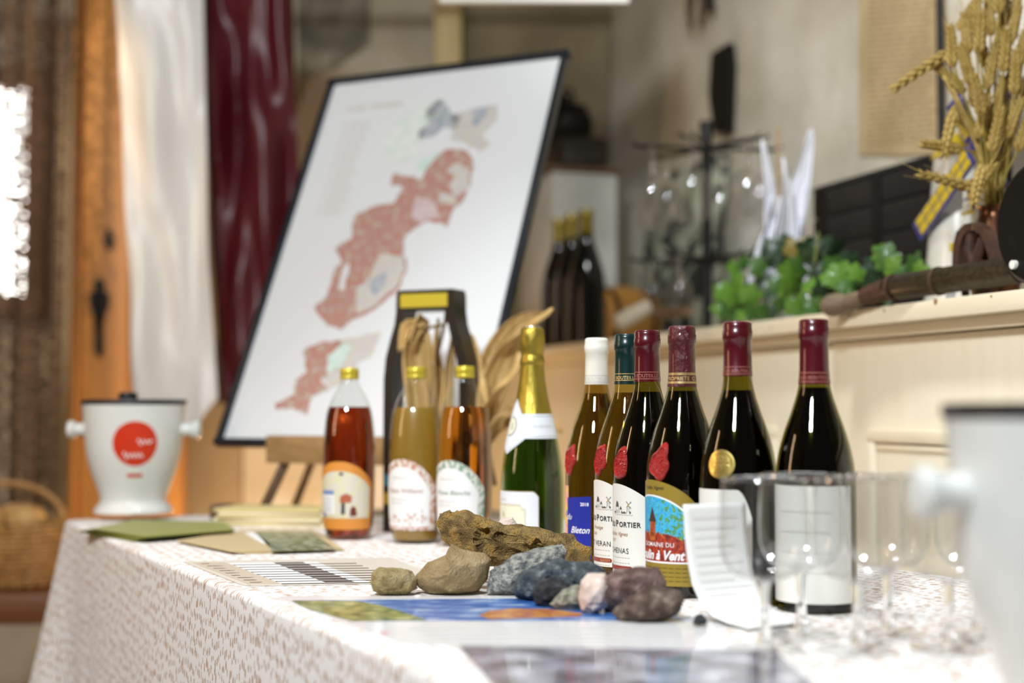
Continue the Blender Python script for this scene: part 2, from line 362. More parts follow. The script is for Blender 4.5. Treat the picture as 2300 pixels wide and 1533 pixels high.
def cloth():
    bm = nb(); uvl = bm.loops.layers.uv.verify(); rc = .02
    per = []  # (a, b, na, nb, length, cornerness)
    cs = [(0, 0), (TL, 0), (TL, TW), (0, TW)]; Ls = 0
    def seg(a0, b0, a1, b1, na, nb_, n):
        nonlocal Ls
        ln = math.hypot(a1 - a0, b1 - b0)
        for k in range(n): per.append((a0 + (a1 - a0) * k / n, b0 + (b1 - b0) * k / n, na, nb_, Ls + ln * k / n, 0, min(k, n - k) * ln / n))
        Ls += ln
    def arc(ca, cb_, t0, t1):
        nonlocal Ls
        for k in range(10):
            t = t0 + (t1 - t0) * k / 10; per.append((ca + rc * cos(t), cb_ + rc * sin(t), cos(t), sin(t), Ls + rc * (t1 - t0) * k / 10, 1, 0))
        Ls += rc * (t1 - t0)
    arc(rc, rc, pi, 1.5 * pi); seg(rc, 0, TL - rc, 0, 0, -1, 150); arc(TL - rc, rc, 1.5 * pi, 2 * pi); seg(TL, rc, TL, TW - rc, 1, 0, 40)
    arc(TL - rc, TW - rc, 0, .5 * pi); seg(TL - rc, TW, rc, TW, 0, 1, 100); arc(rc, TW - rc, .5 * pi, pi); seg(0, TW - rc, 0, rc, -1, 0, 50)
    steps = [('t', -.008), ('r', 0.0), ('r', .35), ('r', .7), ('r', 1.0)] + [('d', .02 + .048 * k) for k in range(13)]
    rr = .007; rings = []
    for kind, q in steps:
        ring = []
        for (a, b_, na, nb_, ln, cn, dc) in per:
            if kind == 't': o_, z = q, TZ
            elif kind == 'r': t = q * pi / 2; o_, z = rr * sin(t), TZ - rr + rr * cos(t)
            else:
                d = q; fl = .17 * math.exp(-(dc / .10) ** 2) if dc < .5 else 0
                wv = .10 * math.exp(-((dc - .22) / .07) ** 2) * sin(dc * 40)
                o_ = rr + d * (fl * (1 if cn or dc < .4 else 1) + .02 + .035 * sin(ln * 17 + 1) * min(1, d * 2) * .6 + wv * .25); z = TZ - rr - d
            ring.append((bm.verts.new(tp(a + na * o_, b_ + nb_ * o_, z)), ln, TZ - z, a, b_))
        rings.append(ring)
    n = len(per)
    for r0, r1 in zip(rings, rings[1:]):
        for k in range(n):
            q = (r0[k], r0[(k + 1) % n], r1[(k + 1) % n], r1[k]); f = bm.faces.new([v[0] for v in q])
            for lp, v in zip(f.loops, q):
                ln = v[1] if not (k == n - 1 and v[1] < .01) else Ls
                lp[uvl].uv = (ln, -v[2])
    f = bm.faces.new([v[0] for v in rings[0]])
    for lp, v in zip(f.loops, rings[0]): lp[uvl].uv = (v[3], v[4])
    return bm
tcl = obj('tablecloth', cloth(), m_cloth); solid(tcl, .0015, -1)
tag(tcl, 'white tablecloth with small brown marks draped over the long table', 'tablecloth')

# ------------------------------------------------------------------ bench with wicker basket behind the table, far left
m_dark = wood('dark_bench', (.20, .075, .022), (.12, .042, .012), 0, 4)
bz = px(0, 1325, 3.3).z
br = empty('wooden_bench', (px(-60, 0, 3.45).x, 3.45, 0), 0, 'low dark brown wooden bench behind the left end of the table', 'bench')
obj('bench_top', box(nb(), (0, 0, bz - .035), (.75, .42, .07), bev=.006), m_dark, br)
for sx in (-1, 1):
    for sy in (-1, 1): obj('leg', box(nb(), (sx * .32, sy * .16, (bz - .07) / 2), (.06, .06, bz - .07), bev=.004), m_dark, br)
obj('lower_rail', box(nb(), (0, -.16, .16), (.6, .03, .07), bev=.003), m_dark, br)
m_wick = M('wicker', (.52, .28, .09), .6, col2=(.34, .17, .05), scale=40)
q = px(35, 0, 3.4); bk = empty('wicker_basket', (q.x, 3.4, bz), 0, 'round woven wicker basket glowing warm on the low bench', 'basket')
bm = nb(); lathe(bm, [(.10, 0), (.12, .004), (.125, .01), (.10, .012)], 32); obj('basket_floor', bm, m_wick, bk)
for k in range(12):
    z = .014 + .0115 * k; r_ = .122 + .02 * sin(k / 12 * pi * .9)
    bm = nb(); n = 72; pts = [(cos(2 * pi * j / n) * (r_ + .004 * (1 if (j + k) % 2 else -1)), sin(2 * pi * j / n) * (r_ + .004 * (1 if (j + k) % 2 else -1)), z) for j in range(n + 1)]
    tube(bm, pts, .0062, 6); obj('woven_ring', bm, m_wick, bk)
for k in range(24):
    a = 2 * pi * k / 24; bm = nb(); tube(bm, [((.122 + .02 * sin(t * pi * .9)) * cos(a), (.122 + .02 * sin(t * pi * .9)) * sin(a), .005 + .15 * t) for t in (0, .25, .5, .75, 1)], .004, 6); obj('stake', bm, m_wick, bk)
bm = nb(); tube(bm, [(.135 * cos(t), 0, .15 + .09 * sin(t)) for t in [pi * k / 20 for k in range(21)]], .008, 8); obj('handle', bm, m_wick, bk)
m_loaf = M('bread_crust', (.55, .28, .08), .7, col2=(.68, .42, .17), scale=14, bump=.2)
for j, (dx, dy, s) in enumerate(((-.045, -.02, 1), (.045, .0, .92), (0, .06, .9))):
    bm = nb(); bmesh.ops.create_icosphere(bm, subdivisions=3, radius=.05 * s)
    for v in bm.verts: v.co.z *= .8; v.co *= 1 + .06 * noise.noise(v.co * 40 + Vector((j, 0, 0)))
    o = obj('bread_roll', bm, m_loaf); o.location = (q.x + dx, 3.4 + dy, bz + .155); tag(o, ['leftmost', 'rightmost', 'rear'][j] + ' round bread roll in the wicker basket', 'bread', 'rolls in the basket')

# ------------------------------------------------------------------ cabinet and shelf board on the right
m_pine = M('pale_pine', (.80, .72, .55), .5, col2=(.75, .65, .46), scale=4, detail=5, stretch=(1.2, 12, 12), bump=.05, bscale=8, ramp=(.38, .72))
m_pinev = M('pale_pine_upright', (.80, .73, .57), .5, col2=(.77, .69, .52), scale=4, detail=5, stretch=(12, 12, 1.2), bump=.05, bscale=8, ramp=(.38, .72))
m_knot = M('knot', (.30, .14, .05), .6)
SR = math.atan2(-SD.y, -SD.x)        # local +x runs toward the camera along the shelf
tfar = (CORNER - WALL0).length - .02
SLEN = tfar + 1.0
def sloc(t, o, z): q = S0 - SD * t + SN * o; return Vector((q.x, q.y, z))   # t>0 nearer the camera
sb_ = empty('shelf_board', sloc((1.0 - tfar) / 2, .25, SZ), SR, 'pale pine shelf board along the top of the panelled cabinet', 'shelf')
obj('board', box(nb(), (0, 0, -.0135), (SLEN, .5, .027), bev=.002), m_pine, sb_)
obj('cover_strip', box(nb(), (0, -.215, -.036), (SLEN, .022, .018), bev=.002), m_pine, sb_)
cb_ = empty('panelled_cabinet', sloc((1.0 - tfar) / 2, .25, 0), SR, 'long pale pine cabinet front with moulded panels behind the wine bottles', 'cabinet')
CT = SZ - .027
FO = -.205                                                  # face plane, local y
def floc(x, y):                                              # pixel on the face plane -> local x, z
    q = hit(x, y, sloc(0, .25 + FO, 0), SN) - cb_.location; return q.dot(-SD), q.z
obj('carcass', box(nb(), (0, .02, CT / 2), (SLEN, .43, CT)), m_pinev, cb_)
gx = floc(1872, 850)[0]
edges = [-SLEN / 2, floc(1330, 900)[0], floc(1560, 900)[0], gx, gx + .52, SLEN / 2]
ptop = floc(1965, 962)[1]
for a, b_ in zip(edges, edges[1:]):
    obj('face_board', box(nb(), ((a + b_) / 2, FO + .004, (CT - .02) / 2), (b_ - a - .003, .014, CT - .02), bev=.0015), m_pinev, cb_)
pa_ = floc(1962, 980)[0]; pbx = floc(1752, 980)[0]
pan = [(pa_, pa_ + .40), (pbx - .36, pbx), (floc(1360, 980)[0], floc(1530, 980)[0])]
for a, b_ in pan:
    z0, z1 = .16, ptop
    ob = obj('panel', box(nb(), ((a + b_) / 2, FO - .005, (z0 + z1) / 2), (b_ - a - .05, .008, z1 - z0 - .05), bev=.003), m_pinev, cb_)
    for zz, wv in ((z1 - .011, b_ - a), (z0 + .011, b_ - a)):
        st = obj('moulding', box(nb(), ((a + b_) / 2, FO - .0085, zz), (wv, .014, .022), bev=.005), m_pine, cb_)
        obj('moulding', box(nb(), ((a + b_) / 2, FO - .007, zz - (.018 if zz > .5 else -.018)), (wv - .05, .010, .011), bev=.003), m_pine, cb_)
    for xx in (a + .011, b_ - .011):
        obj('moulding', box(nb(), (xx, FO - .0085, (z0 + z1) / 2), (.022, .0135, z1 - z0 - .04), bev=.005), m_pinev, cb_)
for x, y, r_ in ((2100, 677, 7), (1905, 707, 4), (1985, 697, 4), (1730, 735, 4), (2225, 665, 3)):
    q = hit(x, y, sloc(0, -.0012, 0), SN) - sb_.location
    bm = nb(); lathe(bm, [(r_ * .0006, 0), (r_ * .0006, .0012), (r_ * .0003, .0016)], 12, (q.dot(-SD), -.25 - .0006 + .0012, q.z), axis=(0, -1, 0)); obj('knot', bm, m_knot, sb_)

# ------------------------------------------------------------------ wine bottles
BH = .2935
WP = [(.030, .004), (.036, 0), (.039, .002), (.0405, .007), (.0405, .06), (.0405, .118), (.0400, .133), (.0386, .147), (.0360, .161), (.0328, .173), (.0288, .1855), (.0247, .1965), (.0212, .207), (.0180, .2175), (.0157, .228), (.0147, .240), (.0140, .262), (.0140, .288), (.0125, BH - .001)]
WPS = smoothprof(WP, 3)
rW = prof_r(WPS[6:], 0)
def rwo(off): return prof_r(WPS[6:], off)
m_gl_red = thin_glass('dark_olive_glass', (.42, .40, .10), 1.0, .02, .06)
m_gl_wh = thin_glass('olive_glass', (.74, .66, .30), 1.0, .02, .06)
m_gl_ch = thin_glass('green_glass', (.62, .78, .35), 1.0, .02, .06)
m_wine_red = M('red_wine', (.004, .002, .004), .12, spec=.2)
m_wine_wh = M('white_wine', (.20, .135, .012), .0, trans=1, ior=1.34)
m_wine_ch = M('sparkling_wine', (.055, .12, .012), .0, trans=1, ior=1.34)
m_cream = M('label_paper', (.80, .79, .73), .65); m_white = M('white_paper', (.82, .82, .82), .6)
m_ink = M('black_ink', (.03, .028, .03), .6); m_grey = M('grey_ink', (.30, .29, .28), .6); m_lgrey = M('pale_grey_ink', (.55, .54, .52), .6); m_redink = M('brick_red_ink', (.30, .045, .03), .5)
m_gold = M('gold_foil', (.74, .55, .16), .3, .9); m_goldink = M('gold_ink', (.70, .52, .20), .4, .5); m_brownink = M('brown_ink', (.36, .17, .09), .6)
m_wax = M('red_wax', (.50, .020, .014), .2, coat=.3, bump=.7, bscale=500)
m_cap_w = M('white_capsule', (.78, .75, .66), .35); m_cap_g = M('dark_green_capsule', (.003, .022, .021), .3, coat=.3)
m_cap_m = M('maroon_capsule', (.075, .003, .008), .28, coat=.5); m_cap_m2 = M('crinkled_maroon_capsule', (.075, .003, .008), .33, coat=.4, bump=.5, bscale=160)
m_blue = M('royal_blue_paper', (.008, .018, .30), .5); m_wink = M('white_ink', (.88, .88, .88), .6)
def capsule(zb, mat, root, bandz=None, ink=None, words='', size=.0048, lines=(), f0=0.0):
    top = BH
    pr = [(rW(zb) + .0006, zb), (rW(zb + .006) + .0006, zb + .006), (.0150, .243), (.0147, .262), (.0147, .2735), (.0155, .2745), (.0157, .279), (.0157, .2835), (.0151, .2845), (.0152, .289), (.0146, .2925), (.0125, top + .0003), (.004, top + .0006), (0.0, top + .0006)]
    pr = [p for p in pr if p[1] >= zb]
    bm = nb(); lathe(bm, pr, 40); cp = obj('capsule', bm, mat, root, ang=60)
    rf = prof_r(pr, .0003)
    for z in lines: obj('band_line', patch(rf, -pi, pi, z - .0004, z + .0004, 60, 1), ink, cp)
    if words: obj('lettering', wrap(text(words, size, .00005), rf, 0, bandz, .002, f0), ink, cp)
    return cp
def seal(root, z, w=.0115, h=.0165, face=0.0, k=0):
    rf = rwo(0); bm = nb(); na, nr = 64, 20
    def fn(u, v):
        t = 2 * pi * u; ro = 1 + .09 * sin(3 * t + k) + .06 * sin(5 * t + 2 * k)
        ro += .42 * max(0, cos(t - R(62))) ** 12 + .18 * max(0, cos(t - R(-92))) ** 10
        x, y = w * ro * v * cos(t), h * ro * v * sin(t)
        hh = .0036 * (1 - v ** 8) if v > .74 else .0013 + .0024 * noise.noise(Vector((x * 520, y * 520, k * 3)))
        if v > .97: hh = -.0008
        zz = z + y; r_ = rf(zz) + hh; a = face + x / rf(z)
        return Vector((r_ * sin(a), -r_ * cos(a), zz))
    grid(bm, fn, na, nr); bmesh.ops.remove_doubles(bm, verts=bm.verts, dist=.00005)
    return tag(obj('wax_seal', bm, m_wax, root, ang=70), 'red wax seal with an embossed crest')
def bottle(x, s, face, label, cap_kw, red=True, fill=.222, group='wine bottles in a row'):
    loc = Vector(((x - 1150) / s, F / s, TZ + .0004))
    rt = empty('wine_bottle', loc, R(face), label, 'bottle', group)
    bm = nb(); lathe(bm, [p for p in WPS], 56); obj('glass', bm, m_gl_red if red else m_gl_wh, rt, ang=80)
    ip = [(0, .006)] + [(max(r_ - .0022, .001), max(z, .006)) for r_, z in WPS[3:] if z < fill] + [(rW(fill) - .0022, fill), (0, fill)]
    bm = nb(); lathe(bm, ip, 48, cap=False); bmesh.ops.remove_doubles(bm, verts=bm.verts, dist=1e-5); obj('wine', bm, m_wine_red if red else m_wine_wh, rt, ang=50)
    capsule(root=rt, **cap_kw); return rt
def lab(root, h0, h1, zlo, zhi, mat, off=.0004, name='label', na=36, nz=12, parent=None):
    return obj(name, patch(rwo(off), R(h0), R(h1), zlo, zhi, na, nz), mat, parent or root, normals=False)
def put(lb, bm, mat, dx, dz, name='lettering', off=.0011): return obj(name, wrap(bm, rwo(off), dx, dz, .003), mat, lb, normals=False, smooth=False)
def words(lb, s, size, mat, dx, dz, **k): return put(lb, text(s, size, **k), mat, dx, dz)
RW = .0405
def arcd(d): return R(d) * RW
# --- the two white labelled bottles with house and windmill drawing
def sketch(lb, dx, dz, k=1.0):
    ln = lambda x0, y0, x1, y1, w_: [(x0 - (y1 - y0) / math.hypot(x1 - x0, y1 - y0) * w_, y0 + (x1 - x0) / math.hypot(x1 - x0, y1 - y0) * w_), (x0 + (y1 - y0) / math.hypot(x1 - x0, y1 - y0) * w_, y0 - (x1 - x0) / math.hypot(x1 - x0, y1 - y0) * w_), (x1 + (y1 - y0) / math.hypot(x1 - x0, y1 - y0) * w_, y1 - (x1 - x0) / math.hypot(x1 - x0, y1 - y0) * w_), (x1 - (y1 - y0) / math.hypot(x1 - x0, y1 - y0) * w_, y1 + (x1 - x0) / math.hypot(x1 - x0, y1 - y0) * w_)]
    circ = lambda x, y, r_: [(x + r_ * cos(2 * pi * j / 10), y + r_ * sin(2 * pi * j / 10)) for j in range(10)]
    mm = .001 * k
    dark = [[(-16, 11), (-9, 11), (-11, 17), (-14, 18)], [(-7.5, 8), (-3, 8), (-5, 12)]]
    dark += [circ(x, y, r_) for x, y, r_ in ((-3, 4, 1.3), (-.8, 3.6, 1), (1.2, 4.2, 1.2), (3, 3.8, .9), (10.3, 4.4, 1.3), (-18, 4, 1.5))]
    grey = [ln(-16, 3, -16, 11, .25), ln(-9.4, 3, -9.4, 11, .25), ln(-13, 3, -13, 7, .7), ln(-7, 3, -7, 8, .2), ln(-3.4, 3, -3.4, 8, .2), ln(5, 3, 6.3, 12, .3), ln(9.6, 3, 8.6, 12, .3), ln(7, 6, 7.8, 6, .6), ln(7, 9, 7.8, 9, .5)]
    grey += [ln(4, 18.2, 11.6, 9.4, .28), ln(11.5, 17.8, 4.5, 10.6, .28), ln(4.6, 18, 6, 16.4, .8), ln(10.4, 16.6, 11.8, 18, .8), ln(9.8, 11.4, 11.4, 9.8, .8)]
    grey += [ln(x, .6 + .5 * sin(x), x + 1.4, 1.7 + .5 * sin(x), .22) for x in range(-19, 14, 2)]
    roof = [[(5.8, 12), (9, 12), (7.4, 16.6)]]
    for pl_, m_ in ((dark, m_ink if k > 1.2 else M('sepia_ink', (.10, .085, .08), .6)), (grey, m_grey), (roof, m_goldink)):
        put(lb, flat([[(x * mm, y * mm) for x, y in p_] for p_ in pl_]), m_, dx, dz, 'drawing')
def portier(rt, up, lo, name2, with_name):
    hf = 60
    zt_ = lambda a: .1165 - .016 * (a / R(hf)) ** 2
    lb = lab(rt, -hf, hf, .013, zt_, m_cream)
    sketch(lb, arcd(20), .0805, .9)
    g = text('P', .0105, .00018, xs=.95); put(lb, g, m_ink, arcd(3.5), .0676)
    words(lb, 'DU', .0085, m_ink, arcd(-12), .0676, bold=.00012); words(lb, 'ORTIER', .0082, m_ink, arcd(30.5), .0676, bold=.00016, sp=1.1)
    words(lb, up, .0062, m_brownink, arcd(3), .0575, shear=.35); words(lb, lo, .0048, m_brownink, arcd(-8), .0505)
    words(lb, name2, .0088, m_ink, arcd(6), .0375, xs=.95, sp=1.12)
    for z, wd in ((.0325, 22), (.0265, 25), (.0148, 20)): put(lb, flat([[(-.018 + j * .0042, 0), (-.018 + j * .0042 + .003, 0), (-.018 + j * .0042 + .003, .0006), (-.018 + j * .0042, .0006)] for j in range(9)]), m_lgrey, arcd(6), z, 'small_print')
    bar = [(-.03, 0), (.0225, 0), (.0245, .0012), (.0245, .0036), (.0225, .0048), (-.03, .0048)]
    put(lb, flat([bar]), m_redink, arcd(2), .0185, 'red_bar')
    if with_name: words(lb, 'GUIZET', .0042, m_goldink, arcd(22), .0193, sp=1.15, bold=.00005)
FACE = -67
b2 = bottle(1340, 1730, -66, 'wine bottle with ivory white capsule and royal blue label', dict(zb=.2335, mat=m_cap_w, bandz=.2385, ink=m_lgrey, words='MISE EN BOUTEILLE AU', size=.0058, lines=(.2448, .2370, .2355), f0=R(42)), red=False)
seal(b2, .1365, face=R(2), k=1)
lb = lab(b2, -42, 0, .012, .104, M('pink_art_paper', (.80, .36, .30), .6, col2=(.85, .62, .05), scale=60, ramp=(.45, .6), col3=(.25, .22, .55)))
lb = lab(b2, -3, 52, .012, lambda a: .0885 + .003 * a, m_blue, off=.0008)
words(lb, '2018', .0060, m_wink, arcd(41), .0790, bold=.0001); words(lb, 'du', .0110, m_wink, arcd(3.5), .0610, shear=.4)
words(lb, 'Bleton', .0118, m_wink, arcd(30), .0445, shear=.38, bold=.0001, xs=.92); words(lb, 'FRANCE', .0035, m_lgrey, arcd(6), .0335)
b3 = bottle(1408, 1830, -67, 'wine bottle with dark green capsule and white windmill label', dict(zb=.2320, mat=m_cap_g, bandz=.2380, ink=m_goldink, words='MISE EN BOUTEILLE A LA', size=.0058, lines=(.2447, .2367), f0=R(40)), red=False)
seal(b3, .1400, face=R(5), k=2); portier(b3, 'Prestige', '2018', 'ST VERAN', True)
b4 = bottle(1454, 1925, -67, 'wine bottle with maroon capsule, red wax seal and white windmill label', dict(zb=.2335, mat=m_cap_m, bandz=.2385, ink=M('faded_ink', (.36, .12, .10), .5), words='MISE EN BOUTEILLE AU', size=.0058, lines=(.2447, .2368), f0=R(38)))
seal(b4, .1385, face=R(9), k=3); portier(b4, 'Vieilles Vignes', '2017', 'CHENAS', False)
# --- bottle with painted village label
b5 = bottle(1532, 2034, -64, 'wine bottle with crinkled maroon capsule and painted village label', dict(zb=.2265, mat=m_cap_m2, bandz=.2335, ink=m_goldink, words='A LA PROPRIETE  O  MISE', size=.0060, lines=(.2398, .2412, .2318, .2306), f0=R(52)))
seal(b5, .1430, w=.0135, h=.0165, face=R(16), k=4)
m_olive = M('olive_gold_paper', (.30, .205, .025), .45)
arch = lambda a: .070 + .0555 * math.sqrt(max(0, 1 - (a / R(92)) ** 2))
lb5 = lab(b5, -92, 92, .0125, lambda a: max(.013, arch(a)), m_olive, na=60)
m, N, L, b = nt('village_painting'); b.inputs['Roughness'].default_value = .55
uvn = N.new('ShaderNodeUVMap'); sp_ = N.new('ShaderNodeSeparateXYZ'); L.new(uvn.outputs[0], sp_.inputs[0])
mp = N.new('ShaderNodeMapping'); mp.inputs['Scale'].default_value = (30, 11, 1); L.new(uvn.outputs[0], mp.inputs[0])
ns = N.new('ShaderNodeTexNoise'); ns.inputs['Scale'].default_value = 1.0; ns.inputs['Detail'].default_value = 5; L.new(mp.outputs[0], ns.inputs['Vector'])
sk = N.new('ShaderNodeValToRGB'); e = sk.color_ramp.elements; e[0].position = .44; e[0].color = (.03, .36, .68, 1); e[1].position = .56; e[1].color = (.09, .52, .74, 1); k_ = e.new(.60); k_.color = (.03, .22, .06, 1); k_ = e.new(.7); k_.color = (.20, .40, .06, 1)
rd = N.new('ShaderNodeValToRGB'); e = rd.color_ramp.elements; e[0].position = .35; e[0].color = (.12, .02, .01, 1); e[1].position = .55; e[1].color = (.42, .03, .012, 1); k_ = e.new(.66); k_.color = (.55, .13, .03, 1)
ma = N.new('ShaderNodeMath'); ma.operation = 'MULTIPLY_ADD'; ma.inputs[1].default_value = .22; L.new(ns.outputs['Fac'], ma.inputs[0]); L.new(sp_.outputs['Y'], ma.inputs[2])
gt = N.new('ShaderNodeMath'); gt.operation = 'GREATER_THAN'; gt.inputs[1].default_value = .56; L.new(ma.outputs[0], gt.inputs[0])
ns2 = N.new('ShaderNodeMath'); ns2.operation = 'MULTIPLY_ADD'; ns2.inputs[1].default_value = .35; L.new(sp_.outputs['X'], ns2.inputs[0]); L.new(ns.outputs['Fac'], ns2.inputs[2])
sb2 = N.new('ShaderNodeMath'); sb2.operation = 'SUBTRACT'; sb2.inputs[1].default_value = .21; L.new(ns2.outputs[0], sb2.inputs[0])
mxn = N.new('ShaderNodeMix'); mxn.data_type = 'RGBA'; L.new(sb2.outputs[0], sk.inputs[0]); L.new(ns.outputs['Fac'], rd.inputs[0]); L.new(gt.outputs[0], mxn.inputs['Factor']); L.new(rd.outputs[0], mxn.inputs[6]); L.new(sk.outputs[0], mxn.inputs[7]); L.new(mxn.outputs[2], b.inputs['Base Color'])
m_paint = m
ar2 = lambda a, q: .062 + .0475 * math.sqrt(max(0, 1 - (a / R(q)) ** 2))
obj('white_border', patch(rwo(.0006), R(-80), R(80), .0365, lambda a: max(.037, ar2(a, 80)), 50, 8), m_wink, lb5, normals=False)
obj('painting', patch(rwo(.0008), R(-78), R(78), .0385, lambda a: max(.039, ar2(a, 78) - .0018), 50, 10), m_paint, lb5, normals=False)
m_or = M('orange_brick_paint', (.52, .13, .03), .6, col2=(.36, .06, .02), scale=120); m_sl = M('dark_roof_paint', (.07, .03, .025), .6)
put(lb5, flat([[(-.005, 0), (.005, 0), (.0045, .021), (-.0045, .021)], [(-.003, .004), (.003, .004), (.003, .009), (-.003, .009)]]), m_or, arcd(5), .060, 'tower', off=.001)
put(lb5, flat([[(-.0065, .0), (.0065, .0), (.0035, .007), (0, .016), (-.0035, .007)]]), m_sl, arcd(5), .0805, 'tower_roof', off=.0011)
words(lb5, 'DOMAINE DU', .0068, m_wink, arcd(14), .0540, bold=.00003, sp=1.05)
words(lb5, 'Moulin à Vent', .0140, m_wink, arcd(9), .0405, bold=.00045, shear=.3, xs=.9)
words(lb5, 'Vieilles Vignes', .0055, m_ink, arcd(6), .1155, shear=.3)
for z in (.031, .0265, .022, .0175): put(lb5, flat([[(-.05 + j * .0075, 0), (-.05 + j * .0075 + .006, 0), (-.05 + j * .0075 + .006, .0009), (-.05 + j * .0075, .0009)] for j in range(14)]), M('dark_olive_ink', (.12, .085, .01), .6) if z == .031 else bpy.data.materials['dark_olive_ink'], 0, z, 'small_print', off=.0006)
# --- bottle with medal and bottle at the right
b6 = bottle(1657, 2140, -50, 'wine bottle with maroon capsule and round gold medal sticker', dict(zb=.2365, mat=m_cap_m, bandz=.2400, ink=bpy.data.materials['faded_ink'], words='MIS EN BOUTEILLE', size=.0050, lines=(.2460, .2385), f0=R(30)))
bm = nb()
def medal(u, v):
    t = 2 * pi * u; rr_ = .0148 * v; x, y = rr_ * cos(t), rr_ * sin(t); z = .1460 + y; r_ = rwo(.0006)(z) + (.0007 if v > .8 else .0003 + .0004 * abs(sin(y * 1900)) * (abs(x) < .009)); a = R(14) + x / .0386
    return Vector((r_ * sin(a), -r_ * cos(a), z))
grid(bm, medal, 40, 12); bmesh.ops.remove_doubles(bm, verts=bm.verts, dist=.00003)
md = tag(obj('medal_sticker', bm, m_gold, b6, normals=False, ang=70), 'round gold medal sticker')
for j, (tx, sz) in enumerate((('2017', .0048), ('OR', .0048))): obj('lettering', wrap(text(tx, sz, .0001), rwo(.0016), arcd(14.8), .1482 - .007 * j, .002), M('dark_gold_ink', (.30, .20, .05), .5) if j == 0 else bpy.data.materials['dark_gold_ink'], md, smooth=False)
zr = lambda a: .1200 - .006 * max(0, (abs(a) - R(38)) / R(10)) ** 2
lb = lab(b6, -48, 60, .018, lambda a: zr(a), m_cream)
put(lb, flat([[(-.004, 0), (.012, 0), (.009, .007), (.003, .010)]]), m_grey, arcd(8), .086, 'drawing')
for z in (.07, .06, .045, .03): put(lb, flat([[(-.02, 0), (.022, 0), (.022, .0010), (-.02, .0010)]]), m_lgrey, arcd(6), z, 'small_print')
b7 = bottle(1829, 2200, -30, 'wine bottle with plain dark shoulders farthest right in the row', dict(zb=.2275, mat=m_cap_m, bandz=.2325, ink=bpy.data.materials['faded_ink'], words='MIS EN BOUTEILLE', size=.0050, lines=(.2390, .2300), f0=R(10)), fill=.2245)
lb = lab(b7, -75, 75, .010, .126, m_cream)
for z in (.1, .08, .06, .04): put(lb, flat([[(-.028, 0), (.028, 0), (.028, .0010), (-.028, .0010)]]), M('faint_label_ink', (.70, .69, .64), .6), 0, z, 'small_print')

# ------------------------------------------------------------------ sparkling wine bottle
CP = smoothprof([(.032, .006), (.040, 0), (.043, .003), (.044, .009), (.044, .05), (.044, .092), (.0428, .112), (.0405, .132), (.0365, .155), (.0318, .1755), (.0270, .1955), (.0228, .213), (.0192, .232), (.0170, .250), (.0155, .268), (.0148, .29)], 3)
rC = prof_r(CP[6:], 0)
s1 = 1590
ch = empty('sparkling_wine_bottle', ((1195.5 - 1150) / s1, F / s1, TZ + .0004), R(-62), 'green sparkling wine bottle with gold foil neck and white label', 'bottle')
bm = nb(); lathe(bm, CP, 56); obj('glass', bm, m_gl_ch, ch, ang=80)
ip = [(0, .008)] + [(r_ - .003, max(z, .008)) for r_, z in CP[3:] if z < .24] + [(0, .24)]
bm = nb(); lathe(bm, ip, 48, cap=False); bmesh.ops.remove_doubles(bm, verts=bm.verts, dist=1e-5); obj('wine', bm, m_wine_ch, ch, ang=50)
m_gfoil = M('yellow_gold_foil', (.40, .30, .045), .38, .8, bump=.18, bscale=200, stretch=(1, 1, .15))
bm = nb(); fp = [(rC(z) + .0007, z) for z in [.188 + .004 * k for k in range(20)]] + [(.0158, .270)]
lathe(bm, fp, 48, cap=False); obj('foil_sleeve', bm, m_gfoil, ch)
bm = nb(); hp = smoothprof([(.0162, .262), (.0178, .266), (.0172, .272), (.0158, .2765), (.0162, .282), (.0174, .290), (.0178, .300), (.0172, .310), (.0150, .3155), (.009, .317), (0.0005, .317)], 3); seg = 72
lathe(bm, hp, seg, cap=False)
for v in bm.verts:
    a = math.atan2(v.co.x, -v.co.y); k = .5 * noise.noise(Vector((a * 2, v.co.z * 90, 1))) + .6 * abs(sin(a * 4 + v.co.z * 120)); f_ = 1 + .05 * (k - .4) * (v.co.z < .314); v.co.x *= f_; v.co.y *= f_
obj('foil_hood', bm, m_gfoil, ch, ang=70)
bm = nb(); lathe(bm, [(.0, .3168), (.0125, .3168), (.0122, .3182), (0, .3184)], 24, cap=False); obj('cap_disc', bm, M('tin_disc', (.62, .60, .52), .35, .8), ch)
m_pw = M('bluish_label_paper', (.74, .77, .83), .5)
rcl = lambda off: prof_r(CP[6:], off)
def ntop(a): d = abs(a) / R(30); return .1945 + .022 * max(0, 1 - d) ** .8
def nlow(a): d = abs(a) / R(45); return .1605 - .022 * max(0, 1 - d) ** .9
nk = obj('neck_label', patch(rcl(.0014), R(-130), R(140), nlow, ntop, 80, 6), m_pw, ch, normals=False)
for fn_, d in ((ntop, -.003), (nlow, .003)): obj('edge_line', patch(rcl(.0017), R(-125), R(138), lambda a: fn_(a) + d - .0003, lambda a: fn_(a) + d + .0003, 80, 1), m_grey, nk, normals=False)
obj('crest', wrap(flat([[(.0115 * cos(2 * pi * j / 28), .0135 * sin(2 * pi * j / 28)) for j in range(28)]]), rcl(.0017), 0, .1775, .003), m_grey, nk, normals=False, smooth=False)
obj('crest', wrap(flat([[(.0100 * cos(2 * pi * j / 28), .0120 * sin(2 * pi * j / 28)) for j in range(28)]]), rcl(.0020), 0, .1775, .003), M('cream_paper', (.74, .74, .58), .6), nk, normals=False, smooth=False)
obj('lettering', wrap(text('S', .011, .0001), rcl(.0023), .003, .1735, .003), m_grey, nk, normals=False, smooth=False)
obj('lettering', wrap(text('VOS REGIONS', .0052, .00003), rcl(.0018), 0, .1755, .003, R(86)), m_lgrey, nk, normals=False, smooth=False)
def ctop(a): d = max(0, abs(a) - R(64)) / R(8); return .0875 - .007 * d
